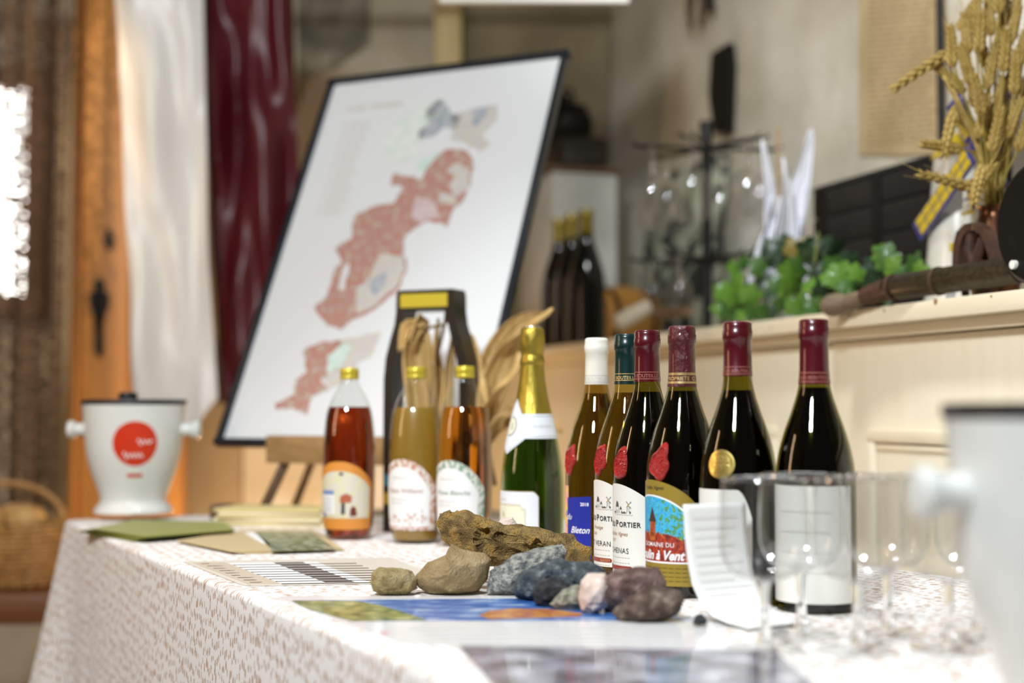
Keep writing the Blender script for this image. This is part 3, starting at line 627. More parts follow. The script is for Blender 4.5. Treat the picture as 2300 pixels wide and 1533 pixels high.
obj('label_gold_edge', patch(rcl(.0006), R(-73), R(73), .011, lambda a: ctop(a) + .0012, 40, 6), m_gold, ch, normals=False)
lbc = obj('label', patch(rcl(.0010), R(-72), R(72), .012, ctop, 40, 6), m_pw, ch, normals=False)
def cin(a): d = max(0, abs(a) - R(40)) / R(8); return .0685 - (.006 * min(1, d * 3))
obj('frame_line', patch(rcl(.0012), R(-49), R(49), .014, lambda a: cin(a) + .0012, 40, 4), m_goldink, lbc, normals=False)
obj('inner_panel', patch(rcl(.0014), R(-48), R(48), .015, cin, 40, 4), bpy.data.materials['cream_paper'], lbc, normals=False)
obj('lettering', wrap(text('BLANC de BLANCS', .0082, .00003), rcl(.0017), 0, .0335, .003, R(3)), m_grey, lbc, normals=False, smooth=False)
obj('lettering', wrap(text('&', .012, .0), rcl(.0017), 0, .052, .003), m_goldink, lbc, normals=False, smooth=False)
obj('small_print', wrap(flat([[(-.008, 0), (.012, 0), (.012, .0007), (-.008, .0007)]]), rcl(.0013), -.006, .0755, .003), bpy.data.materials['grey_ink'], lbc, normals=False, smooth=False)

# ------------------------------------------------------------------ juice and syrup bottles
JP = smoothprof([(.026, .004), (.031, 0), (.034, .002), (.0365, .010), (.0392, .03), (.0408, .07), (.0412, .115), (.0405, .15), (.0385, .176), (.0352, .197), (.0297, .213), (.0232, .226), (.0178, .2355), (.0142, .2435), (.0135, .252), (.0128, .262)], 3)
JP = [(max(r_, .001), max(z, 0)) for r_, z in JP]
rj = lambda off: prof_r(JP[6:], off)
m_gl_cl = thin_glass('clear_glass', (.93, .94, .93), 1.0, .02, .05)
m_syr1 = M('red_brown_syrup', (.50, .075, .012), .0, trans=1, ior=1.36); m_syr3 = M('amber_juice', (.82, .34, .03), .0, trans=1, ior=1.36)
m_syr2 = M('cloudy_pear_juice', (.30, .175, .022), .35, sub=.3, coat=.2)
m_ycap = M('yellow_metal_cap', (.55, .44, .04), .35, .35)
def juice(x, s, face, liquid, label, fill):
    rt = empty('juice_bottle', ((x - 1150) / s, F / s, TZ + .0004), R(face), label, 'bottle', 'juice bottles with yellow caps')
    bm = nb(); lathe(bm, JP, 48); obj('glass', bm, m_gl_cl, rt, ang=80)
    ip = [(0, .005)] + [(max(r_ - .002, .001), max(z, .005)) for r_, z in JP[4:] if z < fill] + [(rj(0)(fill) - .002, fill), (0, fill)]
    bm = nb(); lathe(bm, ip, 48, cap=False); bmesh.ops.remove_doubles(bm, verts=bm.verts, dist=1e-5); obj('juice', bm, liquid, rt, ang=50)
    bm = nb(); lathe(bm, [(.0146, .2475), (.0150, .249), (.0150, .2525), (.0142, .2535), (.0146, .2545), (.0150, .256), (.0148, .2635), (.0135, .2650), (0, .2650)], 40, cap=False); obj('screw_cap', bm, m_ycap, rt)
    return rt
def jl(rt, hf, zlo, zpk, drop, mat, off, name, parent=None, p=2.2): return obj(name, patch(rj(off), R(-hf), R(hf), zlo, lambda a: zpk - drop * abs(a / R(hf)) ** p, 44, 10), mat, parent or rt, normals=False)
def jput(lb, bm, mat, dx, dz, name='lettering', off=.0012): return obj(name, wrap(bm, rj(off), dx, dz, .003), mat, lb, normals=False, smooth=False)
j1 = juice(785, 1434, -16, m_syr1, 'red brown syrup bottle with an orange bordered picture label', .2045)
lb = jl(j1, 80, .0165, .1205, .035, M('orange_paper', (.68, .27, .045), .5), .0004, 'label')
pic = jl(j1, 72, .034, .106, .026, M('label_picture', (.66, .62, .58), .5, col2=(.68, .66, .42), scale=90), .0007, 'picture', lb)
jput(lb, flat([[(-.034, 0), (-.006, 0), (-.006, .030), (-.034, .030)]]), m_white, 0, .040, 'text_panel'); jput(lb, flat([[(-.034, 0), (-.008, 0), (-.008, .006), (-.034, .006)]]), M('soft_blue_ink', (.16, .25, .55), .6), 0, .070, 'text_heading', .0014)
for z in (.062, .056, .050, .045): jput(lb, flat([[(-.031, 0), (-.011, 0), (-.011, .0016), (-.031, .0016)]]), M('faint_ink', (.48, .48, .60), .6) if z == .062 else bpy.data.materials['faint_ink'], 0, z, 'small_print', .0014)
jput(lb, flat([[(0, 0), (.018, 0), (.019, .010), (.010, .014), (.001, .010)]]), M('terracotta_ink', (.42, .11, .05), .6), .002, .058, 'drawing'); jput(lb, flat([[(.004, 0), (.010, 0), (.010, .017), (.005, .018)]]), m_ink, 0, .040, 'drawing', .0015)
jput(lb, flat([[(.018, 0), (.029, .001), (.027, .013), (.022, .016), (.018, .010)]]), M('dark_red_ink', (.16, .03, .02), .6), 0, .037, 'drawing', .0015); jput(lb, flat([[(-.034, 0), (-.024, 0), (-.03, .009)]]), M('violet_ink', (.12, .15, .50), .6), 0, .036, 'drawing', .0015)
jput(lb, flat([[(-.003, 0), (.004, 0), (.003, .004), (-.002, .004)]]), m_ink, .004, .100, 'drawing', .0015)
def orchard(rt, txt, hue, name):
    lb = jl(rt, 78, .0205, .1265, .042, M(name + '_border', hue, .55, col2=(.74, .72, .68), scale=150, ramp=(.42, .58)), .0004, 'label')
    jl(rt, 62, .026, .115, .035, m_white, .0007, 'white_panel', lb)
    jput(lb, text(txt, .010, .00002, shear=.3), M(name + '_ink', (hue[0] * .8, hue[1] * .8, hue[2] * .8), .6), .004, .076)
    for z, a, b_ in ((.098, -.018, .010), (.0655, -.022, .012), (.060, -.022, .004)): jput(lb, flat([[(a, 0), (b_, 0), (b_, .0013), (a, .0013)]]), m_lgrey, 0, z, 'small_print')
    rnd = random.Random(3); pl_ = []
    for j in range(40):
        x = rnd.uniform(-.034, .042); y = rnd.uniform(0, .012 + .010 * rnd.random() * (x > 0)); r_ = rnd.uniform(.0008, .002); pl_.append([(x + r_ * cos(t), y + r_ * sin(t)) for t in (0, 1.1, 2.2, 3.3, 4.4, 5.4)])
    jput(lb, flat(pl_), M(name + '_flower_ink', (hue[0], hue[1], hue[2]), .6), 0, .030, 'flower_drawing')
j2 = juice(935, 1473, -28, m_syr2, 'cloudy pale pear juice bottle with white label and brown flower print', .2035); orchard(j2, 'Poire Williams', (.50, .25, .16), 'brown')
j3 = juice(1044, 1507, -32, m_syr3, 'clear amber juice bottle with white label and green leaf border', .2045); orchard(j3, 'Prune Blanche', (.20, .33, .24), 'green')

# ------------------------------------------------------------------ framed map on a table easel
TT = TZ + .0004
PSI, THE = R(27), R(26); MD = 2.993; MW, MH = .18 * MD, .278 * MD
mw = Vector((cos(PSI), -sin(PSI), 0)); mu = Vector((sin(PSI) * sin(THE), cos(PSI) * sin(THE), cos(THE))); mn = mw.cross(mu)   # mn faces the camera
P0 = px(497, 990, .891 * MD)
def mb(x, y):
    q = hit(x, y, P0, mn) - P0; return q.dot(mw), q.dot(mu)
MM = Matrix(((mw.x, mu.x, mn.x, 0), (mw.y, mu.y, mn.y, 0), (mw.z, mu.z, mn.z, 0), (0, 0, 0, 1)))
fm = empty('framed_map', P0, 0, 'large framed vineyard map leaning back on the easel', 'map'); 
fm.matrix_world = Matrix.Translation(P0) @ MM
m_mpaper = M('map_paper', (.70, .72, .74), .32, coat=.25); m_mframe = M('black_map_frame', (.010, .012, .018), .3)
obj('sheet', box(nb(), (MW / 2, MH / 2, -.004), (MW, MH, .006)), m_mpaper, fm)
fw_ = .012
for c_, s_ in (((MW / 2, -fw_ / 2 + .003, 0), (MW + 2 * fw_, fw_, .02)), ((MW / 2, MH + fw_ / 2 - .003, 0), (MW + 2 * fw_, fw_, .02)), ((-fw_ / 2 + .003, MH / 2, 0), (fw_, MH, .02)), ((MW + fw_ / 2 - .003, MH / 2, 0), (fw_, MH, .02))):
    obj('frame_strip', box(nb(), c_, s_, bev=.002), m_mframe, fm)
def region(pts, mat, z=.0004, nm='map_region'):
    pts = [mb(*p_) for p_ in pts]; n = len(pts); out = []
    for i in range(n):
        a, b_ = Vector(pts[i]), Vector(pts[(i + 1) % n]); out.append(tuple(a))
        for k in (1, 2): q = a.lerp(b_, k / 3) + Vector((noise.noise(Vector((a.x * 90 + k, a.y * 90, 1))), noise.noise(Vector((a.x * 90, a.y * 90 + k, 5))))) * .007; out.append((q.x, q.y))
    bm = flat([out])
    for v in bm.verts: v.co.z = -.001 + z
    return obj(nm, bm, mat, fm, smooth=False)
def mm_(name, a, b_, c_, sc_=70): return M(name, a, .35, col2=b_, col3=c_, scale=sc_, detail=3, ramp=(.42, .54))
m_r1 = mm_('map_red', (.46, .22, .18), (.43, .27, .23), (.50, .43, .35)); m_r2 = mm_('map_sand', (.58, .55, .46), (.52, .50, .52), (.62, .60, .56)); m_r3 = mm_('map_green', (.62, .70, .66), (.70, .74, .71), (.72, .75, .73), 40)
m_r4 = mm_('map_violet', (.30, .36, .40), (.46, .45, .52), (.42, .50, .40)); m_r5 = mm_('map_teal', (.52, .68, .62), (.58, .70, .65), (.64, .72, .68))
region([(960, 225), (1000, 215), (950, 300), (935, 350), (900, 365), (860, 360), (865, 310), (900, 270)], m_r3)
region([(975, 345), (1040, 330), (990, 360), (960, 385), (935, 385), (940, 360)], m_r5)
region([(955, 245), (990, 222), (1010, 250), (1035, 262), (1022, 290), (1000, 285), (975, 305), (940, 312), (938, 295), (965, 280)], m_r4)
region([(1015, 255), (1060, 245), (1118, 235), (1115, 270), (1085, 300), (1098, 325), (1075, 342), (1045, 320), (1010, 312), (1020, 285)], m_r2)
region([(1060, 245), (1105, 236), (1080, 275), (1060, 285)], m_r4, .0006)
main = [(1000, 335), (1040, 335), (1062, 360), (1058, 410), (1040, 450), (1015, 475), (1005, 510), (985, 500), (950, 500), (910, 530), (905, 570), (915, 605), (890, 655), (840, 695), (790, 718), (765, 740), (735, 730), (705, 690), (735, 660), (752, 600), (768, 590), (752, 558), (790, 535), (790, 505), (800, 480), (850, 460), (885, 455), (905, 420), (875, 415), (885, 388), (920, 395), (945, 405), (965, 370)]
region(main, m_r1, .0006)
region([(1020, 365), (1056, 380), (1050, 430), (1025, 440), (1005, 415), (1020, 400), (1000, 385)], m_r2, .0008)
region([(985, 430), (1025, 440), (1020, 460), (985, 450)], m_r2, .0008); region([(935, 440), (975, 450), (985, 490), (945, 500), (925, 485)], mm_('map_mauve', (.55, .42, .44), (.60, .50, .50), (.62, .55, .50)), .0008)
region([(850, 570), (905, 575), (910, 605), (885, 650), (835, 690), (800, 705), (800, 650), (830, 620)], m_r2, .0008)
region([(835, 625), (870, 610), (860, 650), (835, 665)], m_r4, .0010); region([(770, 600), (785, 590), (775, 650), (760, 650)], m_mpaper, .0008)
region([(715, 770), (760, 762), (780, 780), (755, 830), (720, 850), (740, 875), (700, 890), (690, 930), (655, 915), (620, 920), (618, 905), (660, 885), (665, 850), (690, 835), (680, 790)], m_r1, .0006)
region([(760, 765), (825, 748), (855, 745), (840, 790), (800, 820), (790, 855), (740, 870), (725, 850), (755, 830)], m_r2, .0006); region([(735, 800), (770, 770), (790, 780), (765, 820), (735, 840)], m_r5, .0008)
bm = nb()
for i in range(24):     # legend text rows and title
    y = 275 + i * 9; x0 = 775 - (y - 275) * .33
    for a, b_ in ((0, 8), (14, 50 + 20 * random.random())):
        q = [mb(x0 + a, y - a * .07), mb(x0 + b_, y - b_ * .07), mb(x0 + b_, y + 3 - b_ * .07), mb(x0 + a, y + 3 - a * .07)]
        bm.faces.new([bm.verts.new((u, v, -.0006)) for u, v in q])
obj('legend_rows', bm, M('map_faint_ink', (.60, .585, .55), .4), fm, smooth=False)
bm = nb()
for a, b_ in ((780, 792), (797, 822), (832, 905)):
    q = [mb(a, 250 - (a - 780) * .11), mb(b_, 250 - (b_ - 780) * .11), mb(b_, 240 - (b_ - 780) * .11), mb(a, 240 - (a - 780) * .11)]; bm.faces.new([bm.verts.new((u, v, -.0006)) for u, v in q])
obj('title_words', bm, bpy.data.materials['map_faint_ink'], fm, smooth=False)
m_eas = wood('easel_wood', (.36, .22, .09), (.26, .15, .06), 0, 6); m_easd = wood('easel_dark_wood', (.13, .07, .03), (.08, .04, .018), 2, 6)
es = empty('table_easel', (P0.x + mw.x * MW / 2, P0.y + mw.y * MW / 2, TT), 0, 'small wooden easel holding the framed map at the table end', 'easel')
IL = -es.location
def eb(name, a, b_, w_, d_, mat):
    a = Vector(a); b_ = Vector(b_); bm = nb(); q = (b_ - a).to_track_quat('Z', 'Y').to_euler(); box(bm, (a + b_) / 2 + IL, (w_, d_, (b_ - a).length), q, bev=.002); return obj(name, bm, mat, es)
LB = P0 - mu * .02 + mn * .012
la = LB + mw * .125; lb_ = LB + mw * .43
eb('ledge', la, lb_, .022, .05, m_eas)
obj('ledge_lip', box(nb(), (0, 0, 0), (.001, .001, .001)), m_eas, es) if False else None
back = -mn * .025
for k in (.155, .40):
    top = LB + mw * (.277 + (k - .277) * .3) + mu * .72 + back; bot = LB + mw * k + back
    ft = bot + Vector((-.055 if k < .27 else .045, 0, 0)); ft.z = TT + .003
    eb('front_leg', ft, bot + mu * .01, .040, .016, m_easd); eb('upright', bot, top, .022, .014, m_eas)
ap = LB + mw * .277 + mu * .70 + back * 1.8; rear = ap + Vector((.03, .12, 0)); rear.z = TT + .003
rear = tp(.02, .42, TT + .003) if rear.y > 2.9 else rear
eb('rear_leg', rear, ap, .020, .014, m_eas)
eb('cross_bar', LB + mw * .22 + mu * .45 + back, LB + mw * .335 + mu * .45 + back, .016, .02, m_eas)

# ------------------------------------------------------------------ bottle shaped wooden frame with maize husks
m_blk = M('black_lacquer', (.014, .011, .008), .35, coat=.3); m_fin = M('dark_brown_inside', (.10, .055, .02), .55); m_yel = M('yellow_paper', (.50, .38, .02), .55)
FS = 1372
fr = empty('bottle_shaped_frame', ((968 - 1150) / FS, F / FS, TT), R(-24), 'black bottle shaped open frame with a yellow strip on top behind the juice bottles', 'frame')
half_o = [(.076, 0), (.0765, .19), (.076, .25), (.0725, .285), (.064, .315), (.0565, .338), (.0535, .36), (.053, .388), (.050, .395)]
half_i = [(.062, .02), (.062, .19), (.0615, .25), (.058, .278), (.050, .305), (.0435, .33), (.0405, .345), (.0395, .357), (.038, .360)]
oo = [(a, z) for a, z in half_o] + [(-a, z) for a, z in half_o[::-1]]; ii = [(a, z) for a, z in half_i] + [(-a, z) for a, z in half_i[::-1]]
bm = nb(); D2 = .022; n = len(oo)
fo = [bm.verts.new((x, -D2, z)) for x, z in oo]; bo = [bm.verts.new((x, D2, z)) for x, z in oo]; fi = [bm.verts.new((x, -D2, z)) for x, z in ii]; bi = [bm.verts.new((x, D2, z)) for x, z in ii]
for k in range(n):
    j = (k + 1) % n
    bm.faces.new((fo[k], fo[j], fi[j], fi[k])); bm.faces.new((bo[j], bo[k], bi[k], bi[j])); bm.faces.new((fo[j], fo[k], bo[k], bo[j])); bm.faces.new((fi[k], fi[j], bi[j], bi[k]))
obj('body', bm, m_blk, fr)
obj('yellow_strip', box(nb(), (-.002, -D2 - .0006, .3775), (.086, .0012, .022)), m_yel, fr)
obj('inner_lining', box(nb(), (.0395, 0, .348), (.001, .042, .018)), m_fin, fr)
for x0, z0, c_ in ((-.078 + .006, .055, m_yel), (-.072, .085, M('cyan_paper', (.02, .25, .45), .5))): obj('side_sticker', box(nb(), (x0 + .004, -D2 - .0005, z0), (.012, .001, .018)), c_, fr)
m_husk = M('dry_maize_husk', (.62, .42, .17), .65, col2=(.46, .28, .09), scale=9, stretch=(6, 6, 1), bump=.3, bscale=30)
hk = empty('maize_husk_bundle', ((1055 - 1150) / 1440, F / 1440 + .14, TT), 0, 'bundle of dry tan maize husks fanning out beside the bottle shaped frame', 'maize husks')
def husk(pts, wd, tw=0.0, cup=.3, parent=hk, nm='husk', mat=None):
    P = [Vector(p_) for p_ in pts]; n = 18; loc = parent.matrix_basis.translation
    def bez(t):
        k = t * (len(P) - 1); i = min(int(k), len(P) - 2); f = k - i
        p0, p1, p2, p3 = P[max(i - 1, 0)], P[i], P[i + 1], P[min(i + 2, len(P) - 1)]
        return .5 * ((2 * p1) + (p2 - p0) * f + (2 * p0 - 5 * p1 + 4 * p2 - p3) * f * f + (3 * p1 - p0 - 3 * p2 + p3) * f ** 3)
    def fn(u, v):
        c_ = bez(v); t = (bez(min(1, v + .02)) - bez(max(0, v - .02))).normalized(); sd = t.cross(Vector((sin(tw + v), -cos(tw + v), .1))).normalized(); nn_ = sd.cross(t)
        ww = wd * (sin(pi * min(1, .12 + .88 * v)) ** .7 + .03) * (1 - .15 * v); k = (u - .5) * 2
        return c_ + sd * (k * ww) + nn_ * (ww * cup * k * k + .002 * sin(k * 9 + v * 5)) - loc
    o = obj(nm, grid(nb(), fn, 8, n), mat or m_husk, parent); solid(o, .0008); return o
HY = 2.36
def hp_(*a): return [px(x, y, Y) for x, y, Y in a]
husk(hp_((1075, 985, 2.33), (1095, 890, 2.34), (1130, 800, 2.35), (1180, 735, 2.33), (1242, 692, 2.30)), .028, .3)
husk(hp_((1070, 990, 2.36), (1090, 880, 2.37), (1115, 790, 2.37), (1160, 730, 2.36), (1220, 700, 2.35)), .022, -.4)
husk(hp_((1075, 960, 2.32), (1110, 880, 2.31), (1150, 830, 2.30), (1165, 790, 2.30)), .024, .9)
husk(hp_((1080, 1000, 2.33), (1120, 930, 2.32), (1180, 920, 2.31), (1230, 945, 2.30), (1262, 972, 2.29)), .014, 1.2)
husk(hp_((1080, 1010, 2.36), (1110, 960, 2.36), (1150, 940, 2.35), (1190, 960, 2.34)), .015, .2)
husk(hp_((1070, 1000, 2.30), (1075, 900, 2.31), (1068, 820, 2.33), (1058, 750, 2.34)), .018, .1)
bm = nb()
for a, b_ in (((1088, 970), (1112, 1090)), ((1080, 970), (1090, 1180))): tube(bm, [px(*a, 2.34) - hk.location, px(b_[0], b_[1], 2.34) - hk.location], .004, 6)
tube(bm, [px(1085, 980, 2.34) - hk.location, Vector((px(1085, 980, 2.34).x - hk.location.x, 2.34 - hk.location.y, .001))], .009, 8); obj('stalk', bm, M('maize_stalk', (.22, .13, .05), .7), hk)
hk2 = empty('maize_husk_cluster', (fr.location.x, fr.location.y, TT + .0205), 0, 'dry curled maize husks standing inside the black bottle shaped frame', 'maize husks')
FYc = fr.location.y
husk(hp_((945, 1010, FYc), (935, 880, FYc), (925, 790, FYc), (945, 720, FYc - .01), (920, 770, FYc - .03)), .024, .2, parent=hk2)
husk(hp_((975, 1010, FYc), (985, 880, FYc + .01), (975, 780, FYc), (985, 715, FYc + .01)), .020, .7, parent=hk2)
husk(hp_((955, 1000, FYc + .015), (950, 870, FYc + .015), (945, 760, FYc), (915, 735, FYc), (895, 790, FYc - .02)), .018, -.5, parent=hk2)
husk(hp_((1000, 1010, FYc - .005), (1003, 890, FYc), (1010, 800, FYc + .005), (1020, 730, FYc + .01)), .012, .2, parent=hk2)
bm = nb(); tube(bm, [Vector((.002, .0, .0)), Vector((.006, .0, .25)), px(1000, 720, FYc) - hk2.location, px(1003, 690, FYc) - hk2.location], [.004, .004, .003, .002], 6); tube(bm, [px(930, 760, FYc) - hk2.location, px(965, 735, FYc - .008) - hk2.location, px(1000, 728, FYc) - hk2.location], .0025, 6); obj('stalk', bm, bpy.data.materials['maize_stalk'], hk2)

# ------------------------------------------------------------------ stones
def stone(label, pts, Y, d, mat, seed, rough=.10, facet=.5, nm='stone'):
    P = [px(x, y, Y) for x, y in pts]; c_ = sum(P, Vector()) / len(P)
    P = [p_ - c_ for p_ in P]; rnd = random.Random(seed)
    bm = nb(); rings = []
    for f, s_ in ((-.5, .42), (-.42, .66), (-.24, .88), (0, 1), (.25, .9), (.42, .66), (.5, .4)):
        ring = []
        for i, p_ in enumerate(P):
            k = s_ * (1 + (rnd.uniform(-.10, .10) if f else 0)); ring.append(bm.verts.new((p_.x * k, f * d * (1 + rnd.uniform(-.22, .22) * facet), p_.z * k)))
        rings.append(ring)
    n = len(P)
    for a, b_ in zip(rings, rings[1:]):
        for k in range(n): bm.faces.new((a[k], a[(k + 1) % n], b_[(k + 1) % n], b_[k]))
    for rg, rev in ((rings[0], True), (rings[-1], False)):
        cc = sum((v.co for v in rg), Vector()) / n; cv = bm.verts.new(cc + Vector((0, (-.06 if rev else .06) * d, 0)))
        for k in range(n): bm.faces.new((rg[k], rg[(k + 1) % n], cv))
    bmesh.ops.triangulate(bm, faces=bm.faces)
    bmesh.ops.subdivide_edges(bm, edges=bm.edges, cuts=4, use_grid_fill=True)
    bmesh.ops.smooth_vert(bm, verts=bm.verts, factor=.2, use_axis_x=True, use_axis_y=True, use_axis_z=True)
    bm.normal_update(); size = max(v.co.length for v in bm.verts); off = Vector((seed * 3.1, 0, 0))
    zb = TT + .0006 - c_.z
    for v in bm.verts:
        q = v.co; h = noise.noise(q * (2.2 / size) + off) * .9 + noise.noise(q * (5 / size) + off) * .5 + noise.noise(q * (12 / size) + off) * .25 + noise.noise(q * (26 / size) + off) * .22 + noise.noise(q * (60 / size) + off) * .14 - .35 * abs(noise.noise(q * (3.5 / size) + off * 2))
        v.co = q + v.normal * h * size * rough
    for v in bm.verts:
        if v.co.z < zb: v.co.z = zb
    o = obj(nm, bm, mat, ang=50); o.location = c_; return tag(o, label, 'stone', 'stones piled in front of the wine bottles')
def rk(name, a, b_, c_, sc_=30, bump=.6): return M(name, a, .85, col2=b_, col3=c_, scale=sc_ * 2.6, detail=8, bump=bump, bscale=420, ramp=(.38, .56))
k_tan = rk('tan_stone', (.34, .25, .10), (.46, .36, .17), (.53, .44, .25), 30, .9); k_tan2 = rk('smooth_tan_stone', (.32, .22, .10), (.38, .275, .135), (.44, .33, .18), 18, .7)
k_och = rk('ochre_stone', (.20, .125, .04), (.42, .28, .09), (.50, .27, .045), 26, 1.0); k_pale = rk('speckled_pale_stone', (.14, .155, .155), (.42, .42, .37), (.56, .56, .50), 60, .9)
k_slate = rk('blue_grey_slate', (.025, .035, .042), (.075, .09, .10), (.20, .22, .225), 35, .6); k_blk = rk('black_stone', (.012, .012, .014), (.035, .036, .04), (.08, .08, .08), 40)
k_gg = rk('grey_green_stone', (.17, .17, .13), (.33, .32, .25), (.48, .46, .38), 50); k_pink = rk('pale_pink_stone', (.55, .42, .35), (.66, .55, .48), (.72, .64, .58), 35, .3)
k_pur = rk('purple_brown_stone', (.13, .075, .06), (.25, .16, .135), (.40, .30, .26), 28, .9); k_brn = rk('brown_stone', (.085, .05, .035), (.20, .14, .105), (.40, .32, .24), 30, .9)
stone('long rough ochre stone lying across the top of the pile', [(978, 1180), (985, 1150), (1010, 1139), (1045, 1143), (1080, 1165), (1130, 1178), (1180, 1183), (1240, 1192), (1290, 1205), (1322, 1230), (1330, 1265), (1310, 1309), (1240, 1306), (1150, 1275), (1080, 1258), (1040, 1240), (1010, 1226), (990, 1208)], 1.655, .062, k_och, 3, .08)
stone('small white stone peeking out behind the long ochre stone', [(1108, 1300), (1104, 1195), (1125, 1165), (1150, 1162), (1170, 1185), (1168, 1300)], 1.735, .03, k_pink, 14, .06)
stone('small square tan stone at the left end of the pile', [(834, 1285), (850, 1273), (900, 1276), (925, 1280), (938, 1298), (936, 1320), (915, 1335), (860, 1336), (838, 1327), (832, 1305)], 1.565, .04, k_tan, 5, .06)
stone('smooth tan wedge shaped stone with a pointed top', [(932, 1297), (960, 1262), (1000, 1245), (1014, 1221), (1032, 1232), (1085, 1240), (1103, 1256), (1098, 1300), (1075, 1328), (1010, 1338), (960, 1334), (940, 1318)], 1.575, .06, k_tan2, 6, .04)
stone('pale speckled granite stone beside the tan wedge stone', [(1092, 1334), (1098, 1280), (1150, 1250), (1200, 1235), (1262, 1219), (1274, 1240), (1268, 1270), (1230, 1320), (1160, 1336)], 1.565, .05, k_pale, 8, .06)
stone('blue grey slate stone in the middle of the pile', [(1150, 1320), (1165, 1290), (1215, 1262), (1262, 1250), (1310, 1262), (1360, 1278), (1352, 1310), (1310, 1346), (1240, 1350), (1190, 1350), (1160, 1340)], 1.515, .045, k_slate, 9, .07)
stone('small black stone in front of the slate stone', [(1195, 1332), (1215, 1298), (1240, 1296), (1275, 1305), (1292, 1330), (1272, 1360), (1230, 1363), (1200, 1357)], 1.468, .03, k_blk, 10, .07)
stone('small grey green stone in front of the black stone', [(1232, 1357), (1262, 1325), (1300, 1310), (1322, 1325), (1316, 1362), (1280, 1369), (1245, 1366)], 1.446, .026, k_gg, 11, .06)
stone('pale pink stone next to the purple brown stone', [(1298, 1345), (1305, 1305), (1320, 1287), (1360, 1285), (1374, 1310), (1367, 1362), (1330, 1379), (1305, 1370)], 1.422, .04, k_pink, 12, .06)
stone('large purple brown stone at the right of the pile', [(1345, 1345), (1350, 1300), (1380, 1280), (1440, 1271), (1480, 1275), (1499, 1305), (1496, 1345), (1440, 1382), (1360, 1376)], 1.425, .05, k_pur, 13, .05)
stone('low brown stone nearest the curved white page', [(1376, 1375), (1410, 1340), (1440, 1322), (1468, 1312), (1530, 1324), (1541, 1345), (1528, 1376), (1490, 1394), (1420, 1396), (1385, 1390)], 1.368, .038, k_brn, 17, .05)
stone('tiny dark pebble at the foot of the curved white page', [(1556, 1402), (1560, 1382), (1576, 1376), (1590, 1390), (1586, 1403)], 1.335, .016, k_blk, 16, .05)

# ------------------------------------------------------------------ papers on the table
def sheet(name, label, pts, z, t, mat, cat='paper', group=None, parent=None):
    P = [on(x, y, z) for x, y in pts]; c_ = sum(P, Vector()) / len(P); base = c_ if not parent else parent.location
    bm = nb(); a = [bm.verts.new((p_.x - base.x, p_.y - base.y, z - base.z)) for p_ in P]; b_ = [bm.verts.new((p_.x - base.x, p_.y - base.y, z - base.z + t)) for p_ in P]; n = len(P)
    bm.faces.new(a[::-1]); bm.faces.new(b_)
    for k in range(n): bm.faces.new((a[k], a[(k + 1) % n], b_[(k + 1) % n], b_[k]))
    o = obj(name, bm, mat, parent, smooth=False)
    if not parent: o.location = c_; tag(o, label, cat, group)
    return o
def rnd_corner(pts, i, k=.12, n=4):
    """round one corner of a polygon"""
    p0, p1, p2 = Vector(pts[i - 1]), Vector(pts[i]), Vector(pts[(i + 1) % len(pts)]); a = p1.lerp(p0, k); b_ = p1.lerp(p2, k); out = []
    for j in range(n + 1):
        t = j / n; q = a * (1 - t) ** 2 + p1 * 2 * t * (1 - t) + b_ * t * t; out.append((q.x, q.y))
    return pts[:i] + out + pts[i + 1:]
m_kraft = M('beige_card', (.52, .44, .34), .6); m_card2 = M('pale_card', (.62, .56, .48), .55)
ps = sheet('price_list', 'beige card price list with dark table rows near the table edge', rnd_corner([(412, 1262), (548, 1316), (1010, 1308), (880, 1253)], 1, .1), TT, .0012, m_card2)
def psub(nm, pts, mat, z=.0013): return sheet(nm, None, pts, TT + z, .0002, mat, parent=ps)
m_dk = M('dark_brown_print', (.075, .055, .045), .5)
def bil(u, v): a = Vector((430, 1262)).lerp(Vector((870, 1256)), u); b_ = Vector((560, 1312)).lerp(Vector((1000, 1306)), u); q = a.lerp(b_, v); return (q.x, q.y)
psub('text_column', [bil(.0, .02), bil(.16, .02), bil(.16, .98), bil(.0, .98)], m_kraft)
for r_ in range(9):
    v0, v1 = .06 + r_ * .105, .06 + r_ * .105 + .055
    psub('table_row', [bil(.17, v0), bil(.62, v0), bil(.62, v1 + .02), bil(.17, v1 + .02)], m_white, .0014)
    psub('table_cell', [bil(.40, v0), bil(.55, v0), bil(.55, v1), bil(.40, v1)], m_dk, .0016)
    psub('row_line', [bil(.17, v1 + .02), bil(.80, v1 + .02), bil(.80, v1 + .035), bil(.17, v1 + .035)], m_dk, .0016)
    psub('text_line', [bil(.03, v0), bil(.06 + .08 * random.random(), v0), bil(.06 + .06 * random.random(), v0 + .02), bil(.03, v0 + .02)], m_dk, .0015)
# large laminated photo sheet
pst = sheet('photo_poster', 'large glossy white poster with a blue and green photograph strip by the stones', rnd_corner([(612, 1340), (905, 1448), (1640, 1470), (1620, 1400), (1330, 1338)], 0, .05), TT, .0009, M('glossy_white_print', (.80, .80, .81), .22, coat=.4))
m_land = M('meadow_print', (.07, .11, .02), .3, ramp=(.40, .52), col2=(.24, .28, .07), col3=(.45, .40, .14), scale=60, stretch=(1, 1.5, 1), coat=.3); m_sky = M('sky_print', (.035, .13, .42), .3, col2=(.12, .25, .55), col3=(.50, .58, .70), scale=22, stretch=(1, 2.5, 1), coat=.3, ramp=(.46, .56))
m_oran = M('orange_print', (.60, .27, .05), .3, col2=(.42, .13, .06), scale=50, ramp=(.42, .56), coat=.3)
def pq(nm, pts, mat, z): return sheet(nm, None, pts, TT + z, .0002, mat, parent=pst)
pq('photograph_sky', [(655, 1348), (790, 1394), (1560, 1392), (1330, 1342)], m_sky, .0010)
